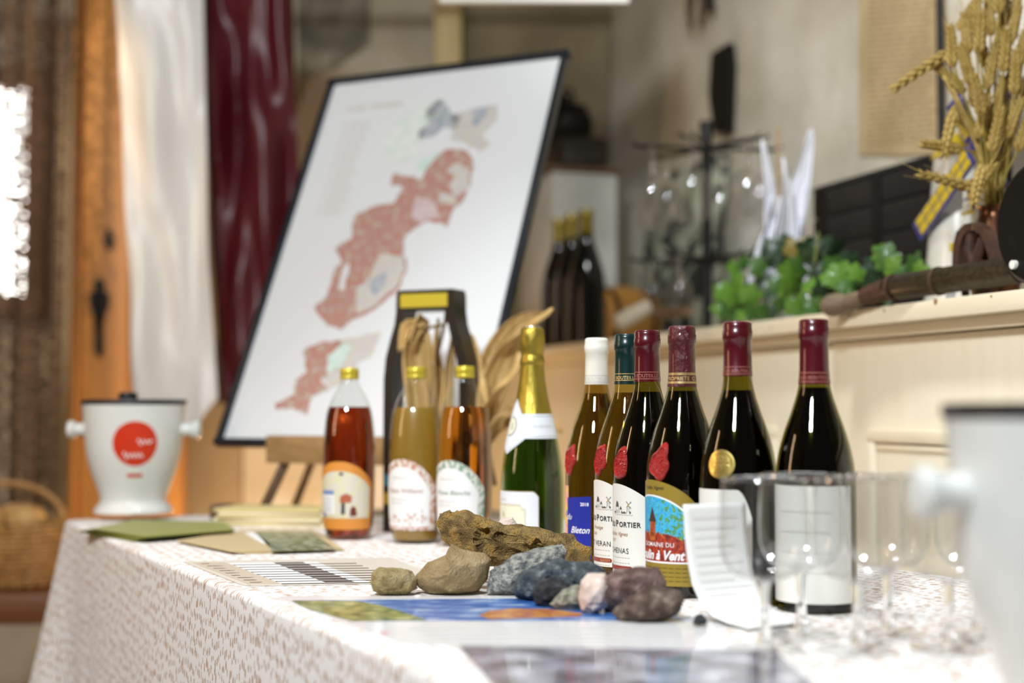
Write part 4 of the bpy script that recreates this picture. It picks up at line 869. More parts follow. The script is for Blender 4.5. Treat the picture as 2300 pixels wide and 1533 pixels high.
pq('photograph_meadow', [(655, 1348), (690, 1366), (790, 1394), (960, 1392), (900, 1372), (850, 1358), (800, 1349)], m_land, .0013)
pq('photograph_hill', [(1075, 1381), (1100, 1371), (1150, 1366), (1230, 1367), (1310, 1377), (1300, 1384), (1100, 1390)], m_oran, .0013)
for k in range(5):
    y = 1408 + k * 9; pq('text_line', [(920 + k * 25, y), (1420 + 30 * sin(k * 2), y), (1420 + 30 * sin(k * 2), y + 3), (922 + k * 25, y + 3)], m_lgrey, .0011)
pq('red_heading', [(852, 1419), (872, 1419), (874, 1422), (856, 1422)], M('pink_ink', (.6, .2, .2), .5), .0011)
pcl = sheet('cloudy_photo_print', 'grey violet cloudy photograph print lying at the front of the table', [(1032, 1451), (1130, 1560), (1900, 1600), (1740, 1462)], TT + .0016, .0008, M('cloud_print', (.10, .09, .11), .25, col2=(.34, .33, .40), col3=(.68, .68, .74), scale=26, detail=6, stretch=(1, 1, 1), coat=.4, ramp=(.40, .58)))
# flyers with photographs
gp = random.Random(5)
m_fly = M('tan_flyer', (.56, .44, .24), .5); m_flp = M('vineyard_print', (.06, .10, .03), .35, ramp=(.42, .54), col2=(.24, .28, .15), col3=(.50, .54, .50), scale=70, coat=.2)
for k in range(4):
    dx, dy = k * -9 + (0 if k else 4), (3 - k) * 1.6
    z = TT + k * .0011
    pts = [(424 + dx * .6 - 12, 1214 + dy), (545 + dx, 1240 + dy - 1), (775 - k * 3, 1233 + dy - 1), (715 - k * 4, 1190 + dy), (560 + dx * .3, 1190 + dy)]
    o = sheet('flyer', ['lowest', 'second', 'third', 'topmost'][k] + ' tan flyer of the small fanned pile before the syrup bottle', pts, z, .0009, m_fly, 'flyer', 'tan flyers')
    if k == 3:
        sheet('photograph', None, [(612, 1238), (755, 1233), (700, 1194), (570, 1193), (590, 1212)], z + .0009, .0002, m_flp, parent=o)
        sheet('white_patch', None, [(548, 1196), (568, 1194), (596, 1212), (610, 1224), (590, 1220)], z + .0009, .0002, m_white, parent=o)
m_grn = [M('olive_brochure_%s' % n_, c_, .45) for n_, c_ in (('a', (.22, .24, .04)), ('b', (.12, .15, .03)), ('c', (.27, .29, .08)))]
for k in range(6):
    z = TT + k * .0018; dx = 10 * k
    pts = [(178 + k * 6, 1194 - k), (300 + dx * .5, 1216 - k * 2), (515 + (k % 3) * 6, 1196 - k), (500, 1176 - k * .6), (300, 1170 - k * .4)]
    sheet('brochure', ['bottom', 'second lowest', 'third', 'fourth', 'fifth', 'top'][k] + ' olive green brochure of the pile below the left white bucket', pts, z, .0017, m_grn[k % 2 if k < 5 else 2], 'brochure', 'green brochures')
m_yp = [M('cream_booklet', (.78, .70, .50), .6), M('yellow_booklet', (.62, .52, .24), .6)]
for k in range(6):
    z = TT + .0004 + k * .0052; jx = 14 * sin(k * 2.1)
    c0 = tp(.06 + .003 * sin(k), .40 + .006 * sin(k * 3), z); bm = nb(); box(bm, (0, 0, .0024), (.11, .19, .0048), bev=.0006)
    o = obj('booklet', bm, m_yp[k % 2]); o.location = px(628 + jx * .4, 1150, 2.47).to_2d().to_3d() + Vector((0, 0, z)); o.rotation_euler = (0, 0, R(82 + 3 * sin(k * 2.3)))
    tag(o, ['bottom', 'second lowest', 'third', 'fourth', 'fifth', 'top'][k] + ' yellowed booklet of the stack below the easel', 'booklet', 'yellowed booklets')
bm = nb(); q = px(500, 1155, 2.62); box(bm, (0, 0, .013), (.038, .05, .026), bev=.003); o = obj('small_brown_box', bm, m_easd); o.location = (q.x, 2.62, TT); tag(o, 'small dark brown wooden box beside the yellowed booklets', 'box')

# ------------------------------------------------------------------ white buckets
m_buck = M('white_plastic', (.73, .74, .71), .3, coat=.3); m_blkr = M('black_rubber', (.010, .010, .014), .45); m_red = M('red_print', (.62, .035, .008), .4)
BP = smoothprof([(.060, .002), (.068, 0), (.071, .004), (.067, .011), (.0605, .019), (.0595, .027), (.063, .040), (.0705, .060), (.079, .085), (.0855, .115), (.0890, .150), (.0912, .180), (.0925, .196)], 3)
def bucket(loc, rz, label, logo):
    rt = empty('ice_bucket', loc, rz, label, 'bucket', 'white plastic buckets')
    bm = nb(); pr = BP + [(.0925, .1975), (.0895, .1975), (.0875, .18), (.080, .10), (.060, .04), (.001, .035)]; lathe(bm, pr, 56, cap=False); bm.faces.new([v for v in bm.verts[:56]][::-1]); obj('body', bm, m_buck, rt)
    bm = nb(); lathe(bm, [(.0, .1976), (.0930, .1976), (.0945, .199), (.0945, .204), (.0935, .2065), (.080, .2072), (.0, .2072)], 56, cap=False); ld = obj('lid', bm, m_blkr, rt)
    bm = nb(); lathe(bm, [(.016, .2072), (.018, .213), (.016, .219), (.008, .221), (0, .221)], 24, (-.012, 0, 0), cap=False); obj('lid_knob', bm, m_blkr, ld)
    for sx in (-1, 1):
        bm = nb(); lathe(bm, [(.0125, .080), (.0115, .098), (.0115, .106), (.0165, .110), (.017, .117), (.014, .121), (0, .122)], 24, (0, 0, .152), cap=False, axis=(sx, 0, 0)); obj('side_knob', bm, m_buck, rt)
    if logo:
        rb_ = lambda o_: prof_r(BP[6:], o_)
        bm = wrap(flat([[(.040 * cos(2 * pi * j / 40), .040 * sin(2 * pi * j / 40)) for j in range(40)]]), rb_(.0006), 0, .128, .004, R(16)); lg = obj('logo_disc', bm, m_red, rt, normals=False, smooth=False)
        bm = wrap(flat([[(-.013, -.003), (.013, -.003), (.013, .003), (-.013, .003)]]), rb_(.0006), 0, .071, .004, R(16)); obj('logo_bar', bm, m_red, rt, normals=False, smooth=False)
        for (x0, y0, am, n_, ln) in ((.004, .131, .0035, 3.5, .026), (-.021, .107, .0045, 5, .036)):
            bm = nb(); pv = None; N_ = 60; rr = []
            for j in range(N_ + 1):
                t = j / N_; x = x0 + ln * t + .002 * sin(t * n_ * 4 * pi); y = y0 + am * sin(t * n_ * 2 * pi) * (1.5 if int(t * n_) == 0 else .8)
                a = R(16) + x / .087; r1_ = rb_(.0012)(y)
                rr.append(Vector((r1_ * sin(a), -r1_ * cos(a), y)))
            tube(bm, rr, .0008, 5); obj('logo_script', bm, m_wink, lg)
    return rt
sB = (1163 - 913) / .205
bucket((-847 / sB + .0, F / sB, TZ + .0114), R(0), 'white plastic ice bucket with a red round logo at the far table corner', True)
bucket((.368, .895, TT), R(8), 'white plastic ice bucket with black lid close to the camera at right', False)

# ------------------------------------------------------------------ curved page stand and wine glasses
m_acr = thin_glass('clear_acrylic', (.95, .96, .96), 1.0, .02, .05)
pw = Vector((.85, .527, 0)); pn = Vector((.527, -.85, 0)); pr0 = Vector((.163, 1.388, TT))
pg = empty('curved_page_stand', pr0, 0, 'white printed page curving forward in a clear stand between stones and glasses', 'page stand')
def jprof(v, off=0.0):
    ang = [(0, .108), (.002, .08), (.006, .056), (.013, .033), (.026, .016), (.043, .006), (.065, .0022), (.095, .001)]
    k = v * (len(ang) - 1); i = min(int(k), len(ang) - 2); f = k - i; a, b_ = ang[i], ang[i + 1]; return a[0] + (b_[0] - a[0]) * f, a[1] + (b_[1] - a[1]) * f
def pf(off, w0, w1):
    def fn(u, v):
        a, z = jprof(1 - v); return pw * (w0 + (w1 - w0) * u) + pn * (a + off) + Vector((0, 0, z + .0008 + off * .6))
    return fn
o = obj('printed_page', grid(nb(), pf(0.0015, 0.003, .082), 10, 28), M('printed_white_page', (.80, .80, .78), .5), pg, ang=80); solid(o, .0004)
o = obj('clear_holder', grid(nb(), pf(0, 0, .085), 6, 28), m_acr, pg, ang=80)
bm = nb()
for k in range(11):
    v = .92 - k * .05; a0, a1 = .014, .014 + .035 + .025 * random.random()
    f0 = pf(.0022, a0, a1); vv = [f0(0, v), f0(1, v), f0(1, v + .012), f0(0, v + .012)]; bm.faces.new([bm.verts.new(q) for q in vv])
obj('text_lines', bm, M('very_faint_ink', (.73, .73, .715), .6), pg, smooth=False)
m_gb = thin_glass('wine_glass_bowl', (.955, .96, .965), 1.4, .01, .10); m_gs = M('solid_glass', (1, 1, 1), .0, trans=1, ior=1.5)
def glass_parts(rt, H=.1437, Rb=.0375, stem=.056, rf=.033, flip=False):
    k = (H - stem)
    bw = smoothprof([(.0045, stem), (.012, stem + .004), (Rb * .72, stem + k * .10), (Rb * .95, stem + k * .26), (Rb, stem + k * .45), (Rb * .985, stem + k * .75), (Rb * .95, H)], 4)
    bm = nb(); lathe(bm, [(r_, (H - z) if flip else z) for r_, z in bw], 40, cap=False); obj('bowl', bm, m_gb, rt, ang=80)
    fs = [(0, .0065), (.007, .0068), (.0055, .012), (.0042, .022), (.0040, stem * .6), (.0048, stem - .004), (.0058, stem + .0004), (0, stem + .002)]
    bm = nb(); lathe(bm, [(r_, (H - z) if flip else z) for r_, z in fs], 32, cap=False); bmesh.ops.remove_doubles(bm, verts=bm.verts, dist=1e-5); obj('stem', bm, m_gs, rt, ang=60)
    ff = [(rf - .001, 0), (rf, .0008), (rf, .0018), (rf * .6, .0036), (.009, .0062), (0, .0068)]
    bm = nb(); lathe(bm, [(r_, (H - z) if flip else z) for r_, z in ff], 32, cap=False); bmesh.ops.remove_doubles(bm, verts=bm.verts, dist=1e-5); obj('foot', bm, m_gb, rt, ang=60)
    bm = nb(); tube(bm, [(Rb * .95 * cos(2 * pi * j / 40), Rb * .95 * sin(2 * pi * j / 40), 0 if flip else H) for j in range(41)], .0011, 6, cap=False); obj('rim', bm, m_gs, rt)
ords = ['leftmost', 'second', 'third', 'fourth', 'fifth', 'rightmost']
gpos = [(.2128, 1.205), (.290, 1.200), (.3675, 1.205), (.2585, 1.280), (.337, 1.285), (.415, 1.275)]
glb = ['wine glass in the front row nearest the curved white page', 'middle wine glass of the front row', 'wine glass in the front row nearest the close white bucket', 'wine glass in the back row nearest the curved white page', 'middle wine glass of the back row', 'wine glass in the back row partly behind the close white bucket']
g0 = None
for (gx_, gy_), l_ in zip(gpos, glb):
    l_ = 'clear empty ' + l_
    if g0 is None: g0 = empty('wine_glass', (gx_, gy_, TT), 0, l_, 'glass', 'tasting glasses on the table'); glass_parts(g0)
    else: dup(g0, (gx_, gy_, TT), gx_ * 9, l_)

# ------------------------------------------------------------------ things on the cabinet shelf
SU = Vector((0, 0, 1)); 
def eshelf(name, x, o, label, cat, group=None, rz=SR, z=SZ + .0004): return empty(name, shelf(x, o, z), rz, label, cat, group)
# three dark bottles
m_dkgl = M('black_bottle_glass', (.004, .0035, .003), .10, spec=.5); m_olcap = M('olive_gold_capsule', (.17, .13, .012), .3, .3)
for j, (x, o_) in enumerate(((1256, 3.74), (1285, 3.65), (1318, 3.56))):
    rt = empty('dark_wine_bottle', ((x - 1150) / F * o_, o_, SZ + .0004), 0, ['left', 'middle', 'right'][j] + ' one of three dark bottles with olive capsules standing on the shelf', 'bottle', 'dark bottles on the shelf')
    kz = 1.17; bm = nb(); lathe(bm, [(r_ * 1.15, z * kz) for r_, z in WPS if z < .29], 40); obj('glass', bm, m_dkgl, rt, ang=80)
    bm = nb(); lathe(bm, [(.0180, .238 * kz), (.0176, .25 * kz), (.0172, .27 * kz), (.0184, .275 * kz), (.0184, .284 * kz), (.0172, .29 * kz), (0, .292 * kz)], 32, cap=False); obj('capsule', bm, m_olcap, rt)
# grey box with dark iron kettle and books on top
m_gbox = M('grey_painted_wood', (.46, .45, .41), .6, col2=(.40, .39, .35), scale=8)
bx = eshelf('grey_wooden_box', 1275, .25, 'plain grey painted wooden box behind the three dark bottles', 'box')
hgt = (913 - 402) / (F / bx.location.y) + .955 - SZ
obj('body', box(nb(), (0, 0, hgt / 2), (.30, .2, hgt), bev=.003), m_gbox, bx); obj('lid', box(nb(), (0, -.005, hgt + .007), (.34, .23, .014), bev=.003), m_easd, bx)
zt2 = SZ + .0004 + hgt + .0142
def topbox(name, x, y0, y1, w_, d_, mat, label, cat): 
    rt = empty(name, shelf(x, .36, zt2), SR, label, cat); return rt
fb = empty('leather_case', shelf(1285, .25, zt2), SR, 'dark leather case lying on top of the grey box', 'case')
m_lea = M('dark_leather', (.022, .017, .012), .5, bump=.3, bscale=80)
obj('body', box(nb(), (0, 0, .045), (.27, .14, .09), bev=.02), m_lea, fb); obj('strap', box(nb(), (.06, 0, .0466), (.03, .146, .0925), bev=.004), m_iron, fb); obj('brown_band', box(nb(), (-.03, -.0705, .038), (.13, .003, .045), bev=.001), m_fin, fb)
kt = empty('black_iron_pot', shelf(1272, .25, zt2 + .0905), SR, 'black cast iron pot standing on the leather case', 'pot')
bm = nb(); lathe(bm, smoothprof([(.055, 0), (.07, .01), (.082, .05), (.08, .085), (.066, .11), (.068, .116)], 3) + [(.05, .124), (.02, .134), (.0, .136)], 32); obj('body', bm, m_iron, kt)
bm = nb(); lathe(bm, [(.012, .134), (.016, .146), (.012, .154), (0, .156)], 16, cap=False); obj('lid_knob', bm, m_iron, kt)
bm = nb(); tube(bm, [(.075 * cos(t), 0, .10 + .075 * sin(t)) for t in [pi * k / 16 for k in range(17)]], .005, 8); obj('handle', bm, m_iron, kt)
# patterned panel leaning at the wall
m, N, L, b = nt('leaf_pattern'); b.inputs['Roughness'].default_value = .6
tc = N.new('ShaderNodeTexCoord'); ns = N.new('ShaderNodeTexNoise'); ns.inputs['Scale'].default_value = 7; ns.inputs['Detail'].default_value = 3; ns.inputs['Distortion'].default_value = 1.6
cr_ = N.new('ShaderNodeValToRGB'); cr_.color_ramp.interpolation = 'LINEAR'; e = cr_.color_ramp.elements; e[0].position = .46; e[0].color = (.012, .018, .016, 1); e[1].position = .54; e[1].color = (.30, .32, .24, 1); k_ = e.new(.62); k_.color = (.46, .47, .38, 1)
L.new(tc.outputs['Object'], ns.inputs['Vector']); L.new(ns.outputs['Fac'], cr_.inputs[0]); L.new(cr_.outputs[0], b.inputs['Base Color'])
m_leafp = m
pp = eshelf('leaf_patterned_panel', 1530, .44, 'pale panel with a dark leaf pattern leaning on the wall behind the glass rack', 'panel')
ph = (913 - 372) / (F / pp.location.y) + .955 - SZ
bm = nb(); box(bm, (0, 0, ph / 2), (.50, .012, ph), Euler((R(-4), 0, 0)), bev=.002); obj('panel', bm, m_leafp, pp)
bm = nb(); box(bm, (0, -.008, .01), (.5, .02, .02), bev=.003); obj('bottom_rail', bm, m_easd, pp)
# amber wooden barrel end
m_amb = wood('amber_oak', (.50, .25, .045), (.40, .17, .03), 0, 5)
be = eshelf('wooden_barrel', 1392, .27, 'small amber wooden barrel lying on the shelf behind the dark bottles', 'barrel')
Rb_ = .088
bm = nb(); lathe(bm, smoothprof([(.078, -.085), (.086, -.04), (Rb_, 0), (.086, .04), (.078, .085)], 4), 36, (0, 0, Rb_), axis=(.25, -1, 0)); obj('staves', bm, m_amb, be)
ax = Vector((.25, -1, 0)).normalized()
for d in (-.06, .06):
    bm = nb(); lathe(bm, [(.0828, d - .008), (.0842, d - .008), (.0842, d + .008), (.0828, d + .008)], 36, (0, 0, Rb_), axis=(.25, -1, 0)); obj('hoop', bm, m_iron, be)
# grey horn shaped log near the front edge
lg = eshelf('driftwood_piece', 1420, .045, 'short pale grey stick of driftwood at the front of the shelf', 'driftwood')
m_drift = M('grey_driftwood', (.30, .25, .17), .8, col2=(.42, .37, .28), scale=60, stretch=(.3, 4, 4), bump=.4)
c0 = shelf(1380, .02); p1 = px(1385, 727, c0.y) - lg.location; p2 = px(1458, 688, c0.y + .02) - lg.location
q = Matrix.Rotation(-SR, 3, 'Z'); bm = nb(); p1.z = max(p1.z, .021); tube(bm, [q @ p1, q @ (p1.lerp(p2, .5)), q @ p2], [.0195, .021, .018], 12); obj('stick', bm, m_drift, lg)
bm = nb(); tube(bm, [q @ p2 + Vector((.002, .01, -.016)), q @ p2 + Vector((.08, .03, -.02)), q @ p2 + Vector((.17, .02, -.022))], [.012, .016, .011], 10); obj('twig', bm, m_easd, lg)
# rotating glass rack with hanging glasses
gr = eshelf('glass_rack', 1590, .24, 'black two tier metal rack with glasses hanging upside down', 'rack')
gs = F / gr.location.y
def gz(y): return .955 + (913 - y) / gs - SZ
z_up, z_lo, z_top = gz(330), gz(583), gz(268)
bm = nb(); lathe(bm, [(.06, 0), (.062, .006), (.05, .012), (.013, .02)], 32); obj('base', bm, m_iron, gr)
bm = nb(); tube(bm, [(0, 0, .015), (0, 0, z_top - .03)], .0125, 16); obj('pole', bm, m_iron, gr)
bm = nb(); lathe(bm, [(.016, z_top - .045), (.0165, z_top - .002), (.012, z_top), (0, z_top)], 20, cap=False); obj('pole_cap', bm, m_iron, gr)
RA = .165
glasses = []
for z, n, hh, rb_, st, off in ((z_up, 6, .188, .041, .07, .35), (z_lo, 6, .125, .030, .055, .1)):
    for k in range(n):
        a = off + 2 * pi * k / n; d = Vector((cos(a), sin(a), 0)); t = Vector((-sin(a), cos(a), 0)); bm = nb()
        for sgn in (-1, 1): tube(bm, [t * .008 * sgn, d * .09 + t * .010 * sgn, d * RA + t * .010 * sgn, d * (RA + .015) + t * .017 * sgn + SU * .006], .0032, 6)
        for v in bm.verts: v.co.z += z
        obj('arm', bm, m_iron, gr); glasses.append((d * (RA - .035), z, hh, rb_, st, k))
masters = {}
gnames = ['right front', 'right rear', 'rear', 'left rear', 'left front', 'front']
for d, z, hh, rb_, st, k in glasses:
    rot = Matrix.Rotation(SR, 3, 'Z') @ d
    loc = gr.location + Vector((rot.x, rot.y, z + .0036 - hh + .0008 + .0004)); tier = 'upper' if hh > .15 else 'lower'
    l_ = 'upside down stem glass hanging at the %s of the %s rack tier' % (gnames[k], tier)
    if tier == 'lower' and k in (1, 2): continue
    if tier not in masters:
        masters[tier] = empty('hanging_glass', loc, 0, l_, 'glass', 'glasses hanging from the rack'); glass_parts(masters[tier], hh, rb_, st, .029, True)
    else: dup(masters[tier], loc, k, l_)
# white feather like paper leaves
m_fea = M('white_paper_leaf', (.66, .67, .74), .7, bump=.2, bscale=40)
fe = eshelf('white_paper_leaves', 1752, .13, 'cluster of ragged white paper leaves standing behind the vine', 'paper leaves', rz=0)
fy = fe.location.y
for pts, wd, tw in ((((1745, 690), (1748, 600), (1735, 480), (1722, 400), (1712, 312)), .030, .1), (((1760, 690), (1765, 600), (1775, 500), (1800, 400), (1822, 288)), .034, -.2), (((1750, 690), (1762, 580), (1768, 480), (1766, 420), (1758, 352)), .032, .3), (((1735, 695), (1728, 620), (1735, 540), (1760, 470)), .036, -.3), (((1770, 690), (1790, 600), (1800, 520), (1795, 470)), .026, .5), (((1720, 690), (1700, 620), (1715, 560), (1740, 500)), .022, .0), (((1745, 690), (1742, 610), (1748, 540), (1752, 440)), .045, .2), (((1770, 690), (1778, 610), (1780, 530), (1788, 430)), .040, -.1), (((1735, 690), (1715, 600), (1728, 500), (1735, 440)), .028, .4)):
    o = husk([px(x, y, fy + .02 * sin(i + tw * 9)) for i, (x, y) in enumerate(pts)], wd, tw, .15, fe, 'paper_leaf', m_fea)
bm = nb(); lathe(bm, [(.035, 0), (.04, .01), (.03, .05)], 20); obj('pot', bm, m_fea, fe)
bm = nb(); q = px(1747, 285, fy) - fe.location; tube(bm, [(0, 0, .04), (q.x, 0, q.z)], .003, 6); obj('support_stick', bm, m_eas, fe)
# vine with leaves
vi = eshelf('vine_branch', 1800, .10, 'leafy green vine branch lying along the shelf', 'vine', rz=0)
V0 = vi.location
m_lf = [M('vine_leaf_%s' % n_, a, .45, col2=b_, scale=60, coat=.15) for n_, a, b_ in (('bright', (.085, .20, .02), (.14, .28, .035)), ('mid', (.035, .105, .014), (.065, .15, .022)), ('dark', (.010, .030, .010), (.02, .055, .016)), ('russet', (.30, .20, .04), (.18, .16, .04)))]
def leaf_mesh():
    bm = nb(); pts = []
    for k in range(40):
        t = 2 * pi * k / 40; r_ = .76 + .16 * cos(5 * (t - pi / 2)) * (.8 if sin(t) > -.4 else .3) + .05 * cos(20 * t) - .30 * max(0, -sin(t)) ** 8
        pts.append((r_ * cos(t), r_ * sin(t)))
    c_ = bm.verts.new((0, 0, .12)); r1 = [bm.verts.new((x * .55, y * .55, .10 - .1 * abs(cos(2.5 * i * 2 * pi / 40 - 1)))) for i, (x, y) in enumerate(pts)]; r2 = [bm.verts.new((x, y, -.10 * (x * x + y * y) + .04 * sin(i * 1.3))) for i, (x, y) in enumerate(pts)]
    n = 40
    for k in range(n): bm.faces.new((c_, r1[k], r1[(k + 1) % n])); bm.faces.new((r1[k], r2[k], r2[(k + 1) % n], r1[(k + 1) % n]))
    sharp(bm, 60); me = bpy.data.meshes.new('leaf'); bm.to_mesh(me); bm.free(); return me
lms = []
for m_ in m_lf: me = leaf_mesh(); me.materials.append(m_); lms.append(me)
lr = random.Random(21)
def leaf(x, y, o_, r_, mi, yaw=None, pit=None):
    p_ = shelf(x, o_); q = px(x, y, p_.y); ob = bpy.data.objects.new('leaf', lms[mi]); C.objects.link(ob); ob.parent = vi
    q.z = max(q.z, SZ + r_ * .8)
    ob.matrix_basis = Matrix.Translation(q - V0) @ Euler((R(90 + (pit if pit is not None else lr.uniform(-40, 35))), R(lr.uniform(-180, 180)) if yaw is None else R(yaw), R(lr.uniform(-45, 45)))).to_matrix().to_4x4() @ Matrix.Scale(r_, 4)
for a in ((1650, 610, .05, .030, 0), (1640, 660, .04, .034, 0), (1685, 665, .04, .030, 0), (1640, 700, .05, .028, 1), (1690, 700, .04, .024, 1), (1660, 635, .05, .028, 0), (1700, 600, .06, .026, 1), (1620, 690, .05, .026, 0), (1775, 620, .03, .040, 0), (1790, 605, .05, .034, 1), (1790, 690, .04, .032, 0), (1830, 700, .05, .028, 1), (1760, 680, .05, .026, 1), (1885, 620, .05, .034, 0), (1905, 640, .06, .028, 1), (1870, 600, .07, .028, 1), (1840, 570, .09, .030, 2), (1880, 560, .10, .030, 2), (1740, 560, .10, .036, 2), (1790, 555, .09, .032, 3), (1820, 560, .10, .034, 2), (1720, 590, .09, .030, 2), (1990, 580, .10, .032, 1), (1970, 605, .11, .034, 2), (2010, 600, .10, .026, 0), (2055, 595, .12, .028, 1), (2070, 605, .12, .022, 0), (1940, 630, .10, .034, 2), (1960, 650, .08, .030, 2), (1920, 670, .07, .028, 2), (1850, 650, .06, .030, 2), (1840, 610, .08, .026, 2), (1720, 640, .08, .032, 2), (1730, 690, .07, .030, 2), (1870, 680, .07, .028, 2), (2000, 660, .09, .028, 2), (2040, 640, .10, .028, 2), (1660, 680, .08, .030, 2), (1700, 630, .10, .032, 2), (1800, 650, .08, .032, 2), (1760, 590, .1, .03, 2), (1905, 590, .11, .03, 2), (1672, 590, .06, .020, 1), (1615, 655, .04, .022, 0), (1665, 705, .03, .020, 0), (1712, 710, .03, .022, 1), (1745, 640, .04, .024, 1), (1815, 640, .04, .022, 0), (1850, 690, .03, .022, 1), (1900, 690, .04, .020, 1), (1925, 610, .06, .022, 0), (1860, 625, .05, .020, 0), (1765, 655, .03, .020, 0), (1810, 580, .07, .024, 2), (1765, 545, .09, .026, 2), (1850, 545, .10, .026, 2), (1975, 570, .11, .022, 0), (1705, 575, .09, .026, 2), (1955, 610, .09, .026, 2), (2030, 615, .11, .022, 1)): leaf(*a)
bm = nb(); tube(bm, [q - V0 for q in (shelf(1630, .08, SZ + .02), shelf(1720, .10, SZ + .05), shelf(1830, .10, SZ + .06), shelf(1930, .11, SZ + .04), shelf(2060, .13, SZ + .03))], [.006, .007, .007, .006, .004], 8)
for x, y, x2, y2 in ((1720, 680, 1700, 640), (1790, 690, 1840, 640), (1700, 690, 1790, 660), (1830, 590, 1838, 520)): tube(bm, [px(x, y, shelf(x, .07).y) - V0, px(x2, y2, shelf(x2, .07).y) - V0], .0025, 6)
obj('stem', bm, M('vine_stem', (.20, .22, .06), .6), vi)
# dark domed trunk
tk = eshelf('dark_wooden_trunk', 1975, .36, 'very dark wooden trunk with iron bands standing behind the vine', 'trunk')
tx0 = (shelf(1815, .26) - tk.location).dot(-SD); tx1 = (shelf(2150, .26) - tk.location).dot(-SD)
th_ = (913 - 362) / (F / shelf(1960, .26).y) + .955 - SZ
m_trunk = wood('blackened_wood', (.012, .008, .005), (.006, .005, .004), 0, 6, .9)
n_ = 5
for k in range(n_): obj('plank', box(nb(), ((tx0 + tx1) / 2, 0, th_ * (k + .5) / n_ * .93), (tx1 - tx0, .17, th_ / n_ * .93 - .002), bev=.003), m_trunk, tk)
bm = nb(); pr = [(-.088, th_ * .93)] + [(.088 * -cos(t), th_ * .93 + th_ * .07 * sin(t)) for t in [pi * k / 10 for k in range(1, 10)]] + [(.088, th_ * .93)]
prism(bm, pr, Matrix(((0, 0, 1, tx0), (1, 0, 0, 0), (0, 1, 0, 0), (0, 0, 0, 1))), tx1 - tx0); obj('lid', bm, m_trunk, tk)
for x in (1960, 1840): u = (shelf(x, .26) - tk.location).dot(-SD); obj('iron_band', box(nb(), (u, -.002, th_ * .47), (.03, .176, th_ * .93), bev=.002), m_iron, tk)
# ceramic windmill
wm = eshelf('toy_windmill', 2160, .205, 'white ceramic windmill with yellow and blue sails at the right of the shelf', 'windmill')
wsc = F / wm.location.y; wz = lambda y: .955 + (913 - y) / wsc - SZ
m_cer = M('white_ceramic', (.74, .72, .64), .25, coat=.4); m_yg = M('yellow_glaze', (.66, .47, .015), .3, coat=.4); m_bg = M('blue_glaze', (.045, .05, .26), .3, coat=.4)
hz = wz(292)
bm = nb(); lathe(bm, [(.060, 0), (.060, .004), (.052, hz * .35), (.043, hz * .75), (.040, hz * .84), (.041, hz * .85)], 32); obj('tower', bm, m_cer, wm)
bm = nb(); lathe(bm, [(.045, hz * .85), (.043, hz * .87), (.025, hz * .95), (0, hz)], 32); obj('roof', bm, m_yg, wm)
wloc = lambda x, y: ((hit(x, y, wm.location - SN * .062, SN) - wm.location).dot(-SD), wz(y))
def wwin(x, y, w_, h_):
    a, z = wloc(x, y); rr = .056
    w1 = obj('window', box(nb(), (a, -.0505, z), (w_, .008, h_)), m_bg, wm)
    for sx in (-1, 1):
        for sz in (-1, 1): obj('pane', box(nb(), (a + sx * w_ * .235, -.0552, z + sz * h_ * .24), (w_ * .36, .002, h_ * .40)), m_cer, w1)
wwin(2164, 468, .021, .044)
for x, y, w_, h_ in ((2164, 432, .028, .008), (2164, 497, .030, .006), (2130, 565, .014, .014), (2176, 545, .018, .010)): a, z = wloc(x, y); obj('yellow_dab', box(nb(), (a, -.054, z), (w_, .004, h_), bev=.001), m_yg, wm)
hx, hzz = wloc(2195, 360); hub = Vector((hx, -.062, hzz))
bm = nb(); tube(bm, [hub + Vector((0, .045, 0)), hub + Vector((0, -.008, 0))], .009, 12); obj('hub', bm, m_bg, wm)
ex, ez = wloc(2062, 518); dv = (Vector((ex, -.062, ez)) - hub); ln = dv.length; a0 = math.atan2(dv.z, dv.x)
for k in range(4):
    a = a0 + k * pi / 2; L_ = ln if k == 0 else ln * .5
    e_ = Matrix.Translation(hub) @ Matrix.Rotation(-a, 4, 'Y')
    bm = nb(); box(bm, (L_ / 2 + .012, 0, 0), (L_ - .016, .004, .037), bev=.001); bmesh.ops.transform(bm, matrix=e_, verts=bm.verts); sl = obj('sail', bm, m_bg, wm)
    ns_ = 7
    for i in range(ns_):
        for sgn in (-1, 1):
            bm = nb(); box(bm, (.024 + (L_ - .03) * (i + .5) / ns_, -.0025, sgn * .0083), ((L_ - .03) / ns_ - .003, .003, .0135), bev=.0008); bmesh.ops.transform(bm, matrix=e_, verts=bm.verts); obj('yellow_cell', bm, m_yg, sl)
# copper vase with dried wheat
va_ = eshelf('copper_vase', 2238, .115, 'dark copper vase holding dried wheat at the right end of the shelf', 'vase')
m_cop = M('aged_copper', (.22, .09, .04), .3, .9, col2=(.08, .045, .03), scale=25)
vz = .955 + (913 - 462) / (F / va_.location.y) - SZ
bm = nb(); lathe(bm, smoothprof([(.028, 0), (.032, .004), (.040, vz * .35), (.036, vz * .65), (.022, vz * .9), (.025, vz)], 4) + [(.022, vz - .001), (.018, vz * .9), (.0, vz * .5)], 32); obj('body', bm, m_cop, va_)
m_wh = M('dried_wheat', (.46, .33, .10), .7, col2=(.34, .22, .05), scale=80); m_st = M('wheat_stalk', (.36, .26, .05), .6, col2=(.24, .19, .03), scale=30)
wq = empty('wheat_bouquet', va_.location + Vector((0, 0, vz * .55)), 0, 'bouquet of dried golden wheat ears in the copper vase', 'wheat')
WB = wq.location; wr_ = random.Random(4)
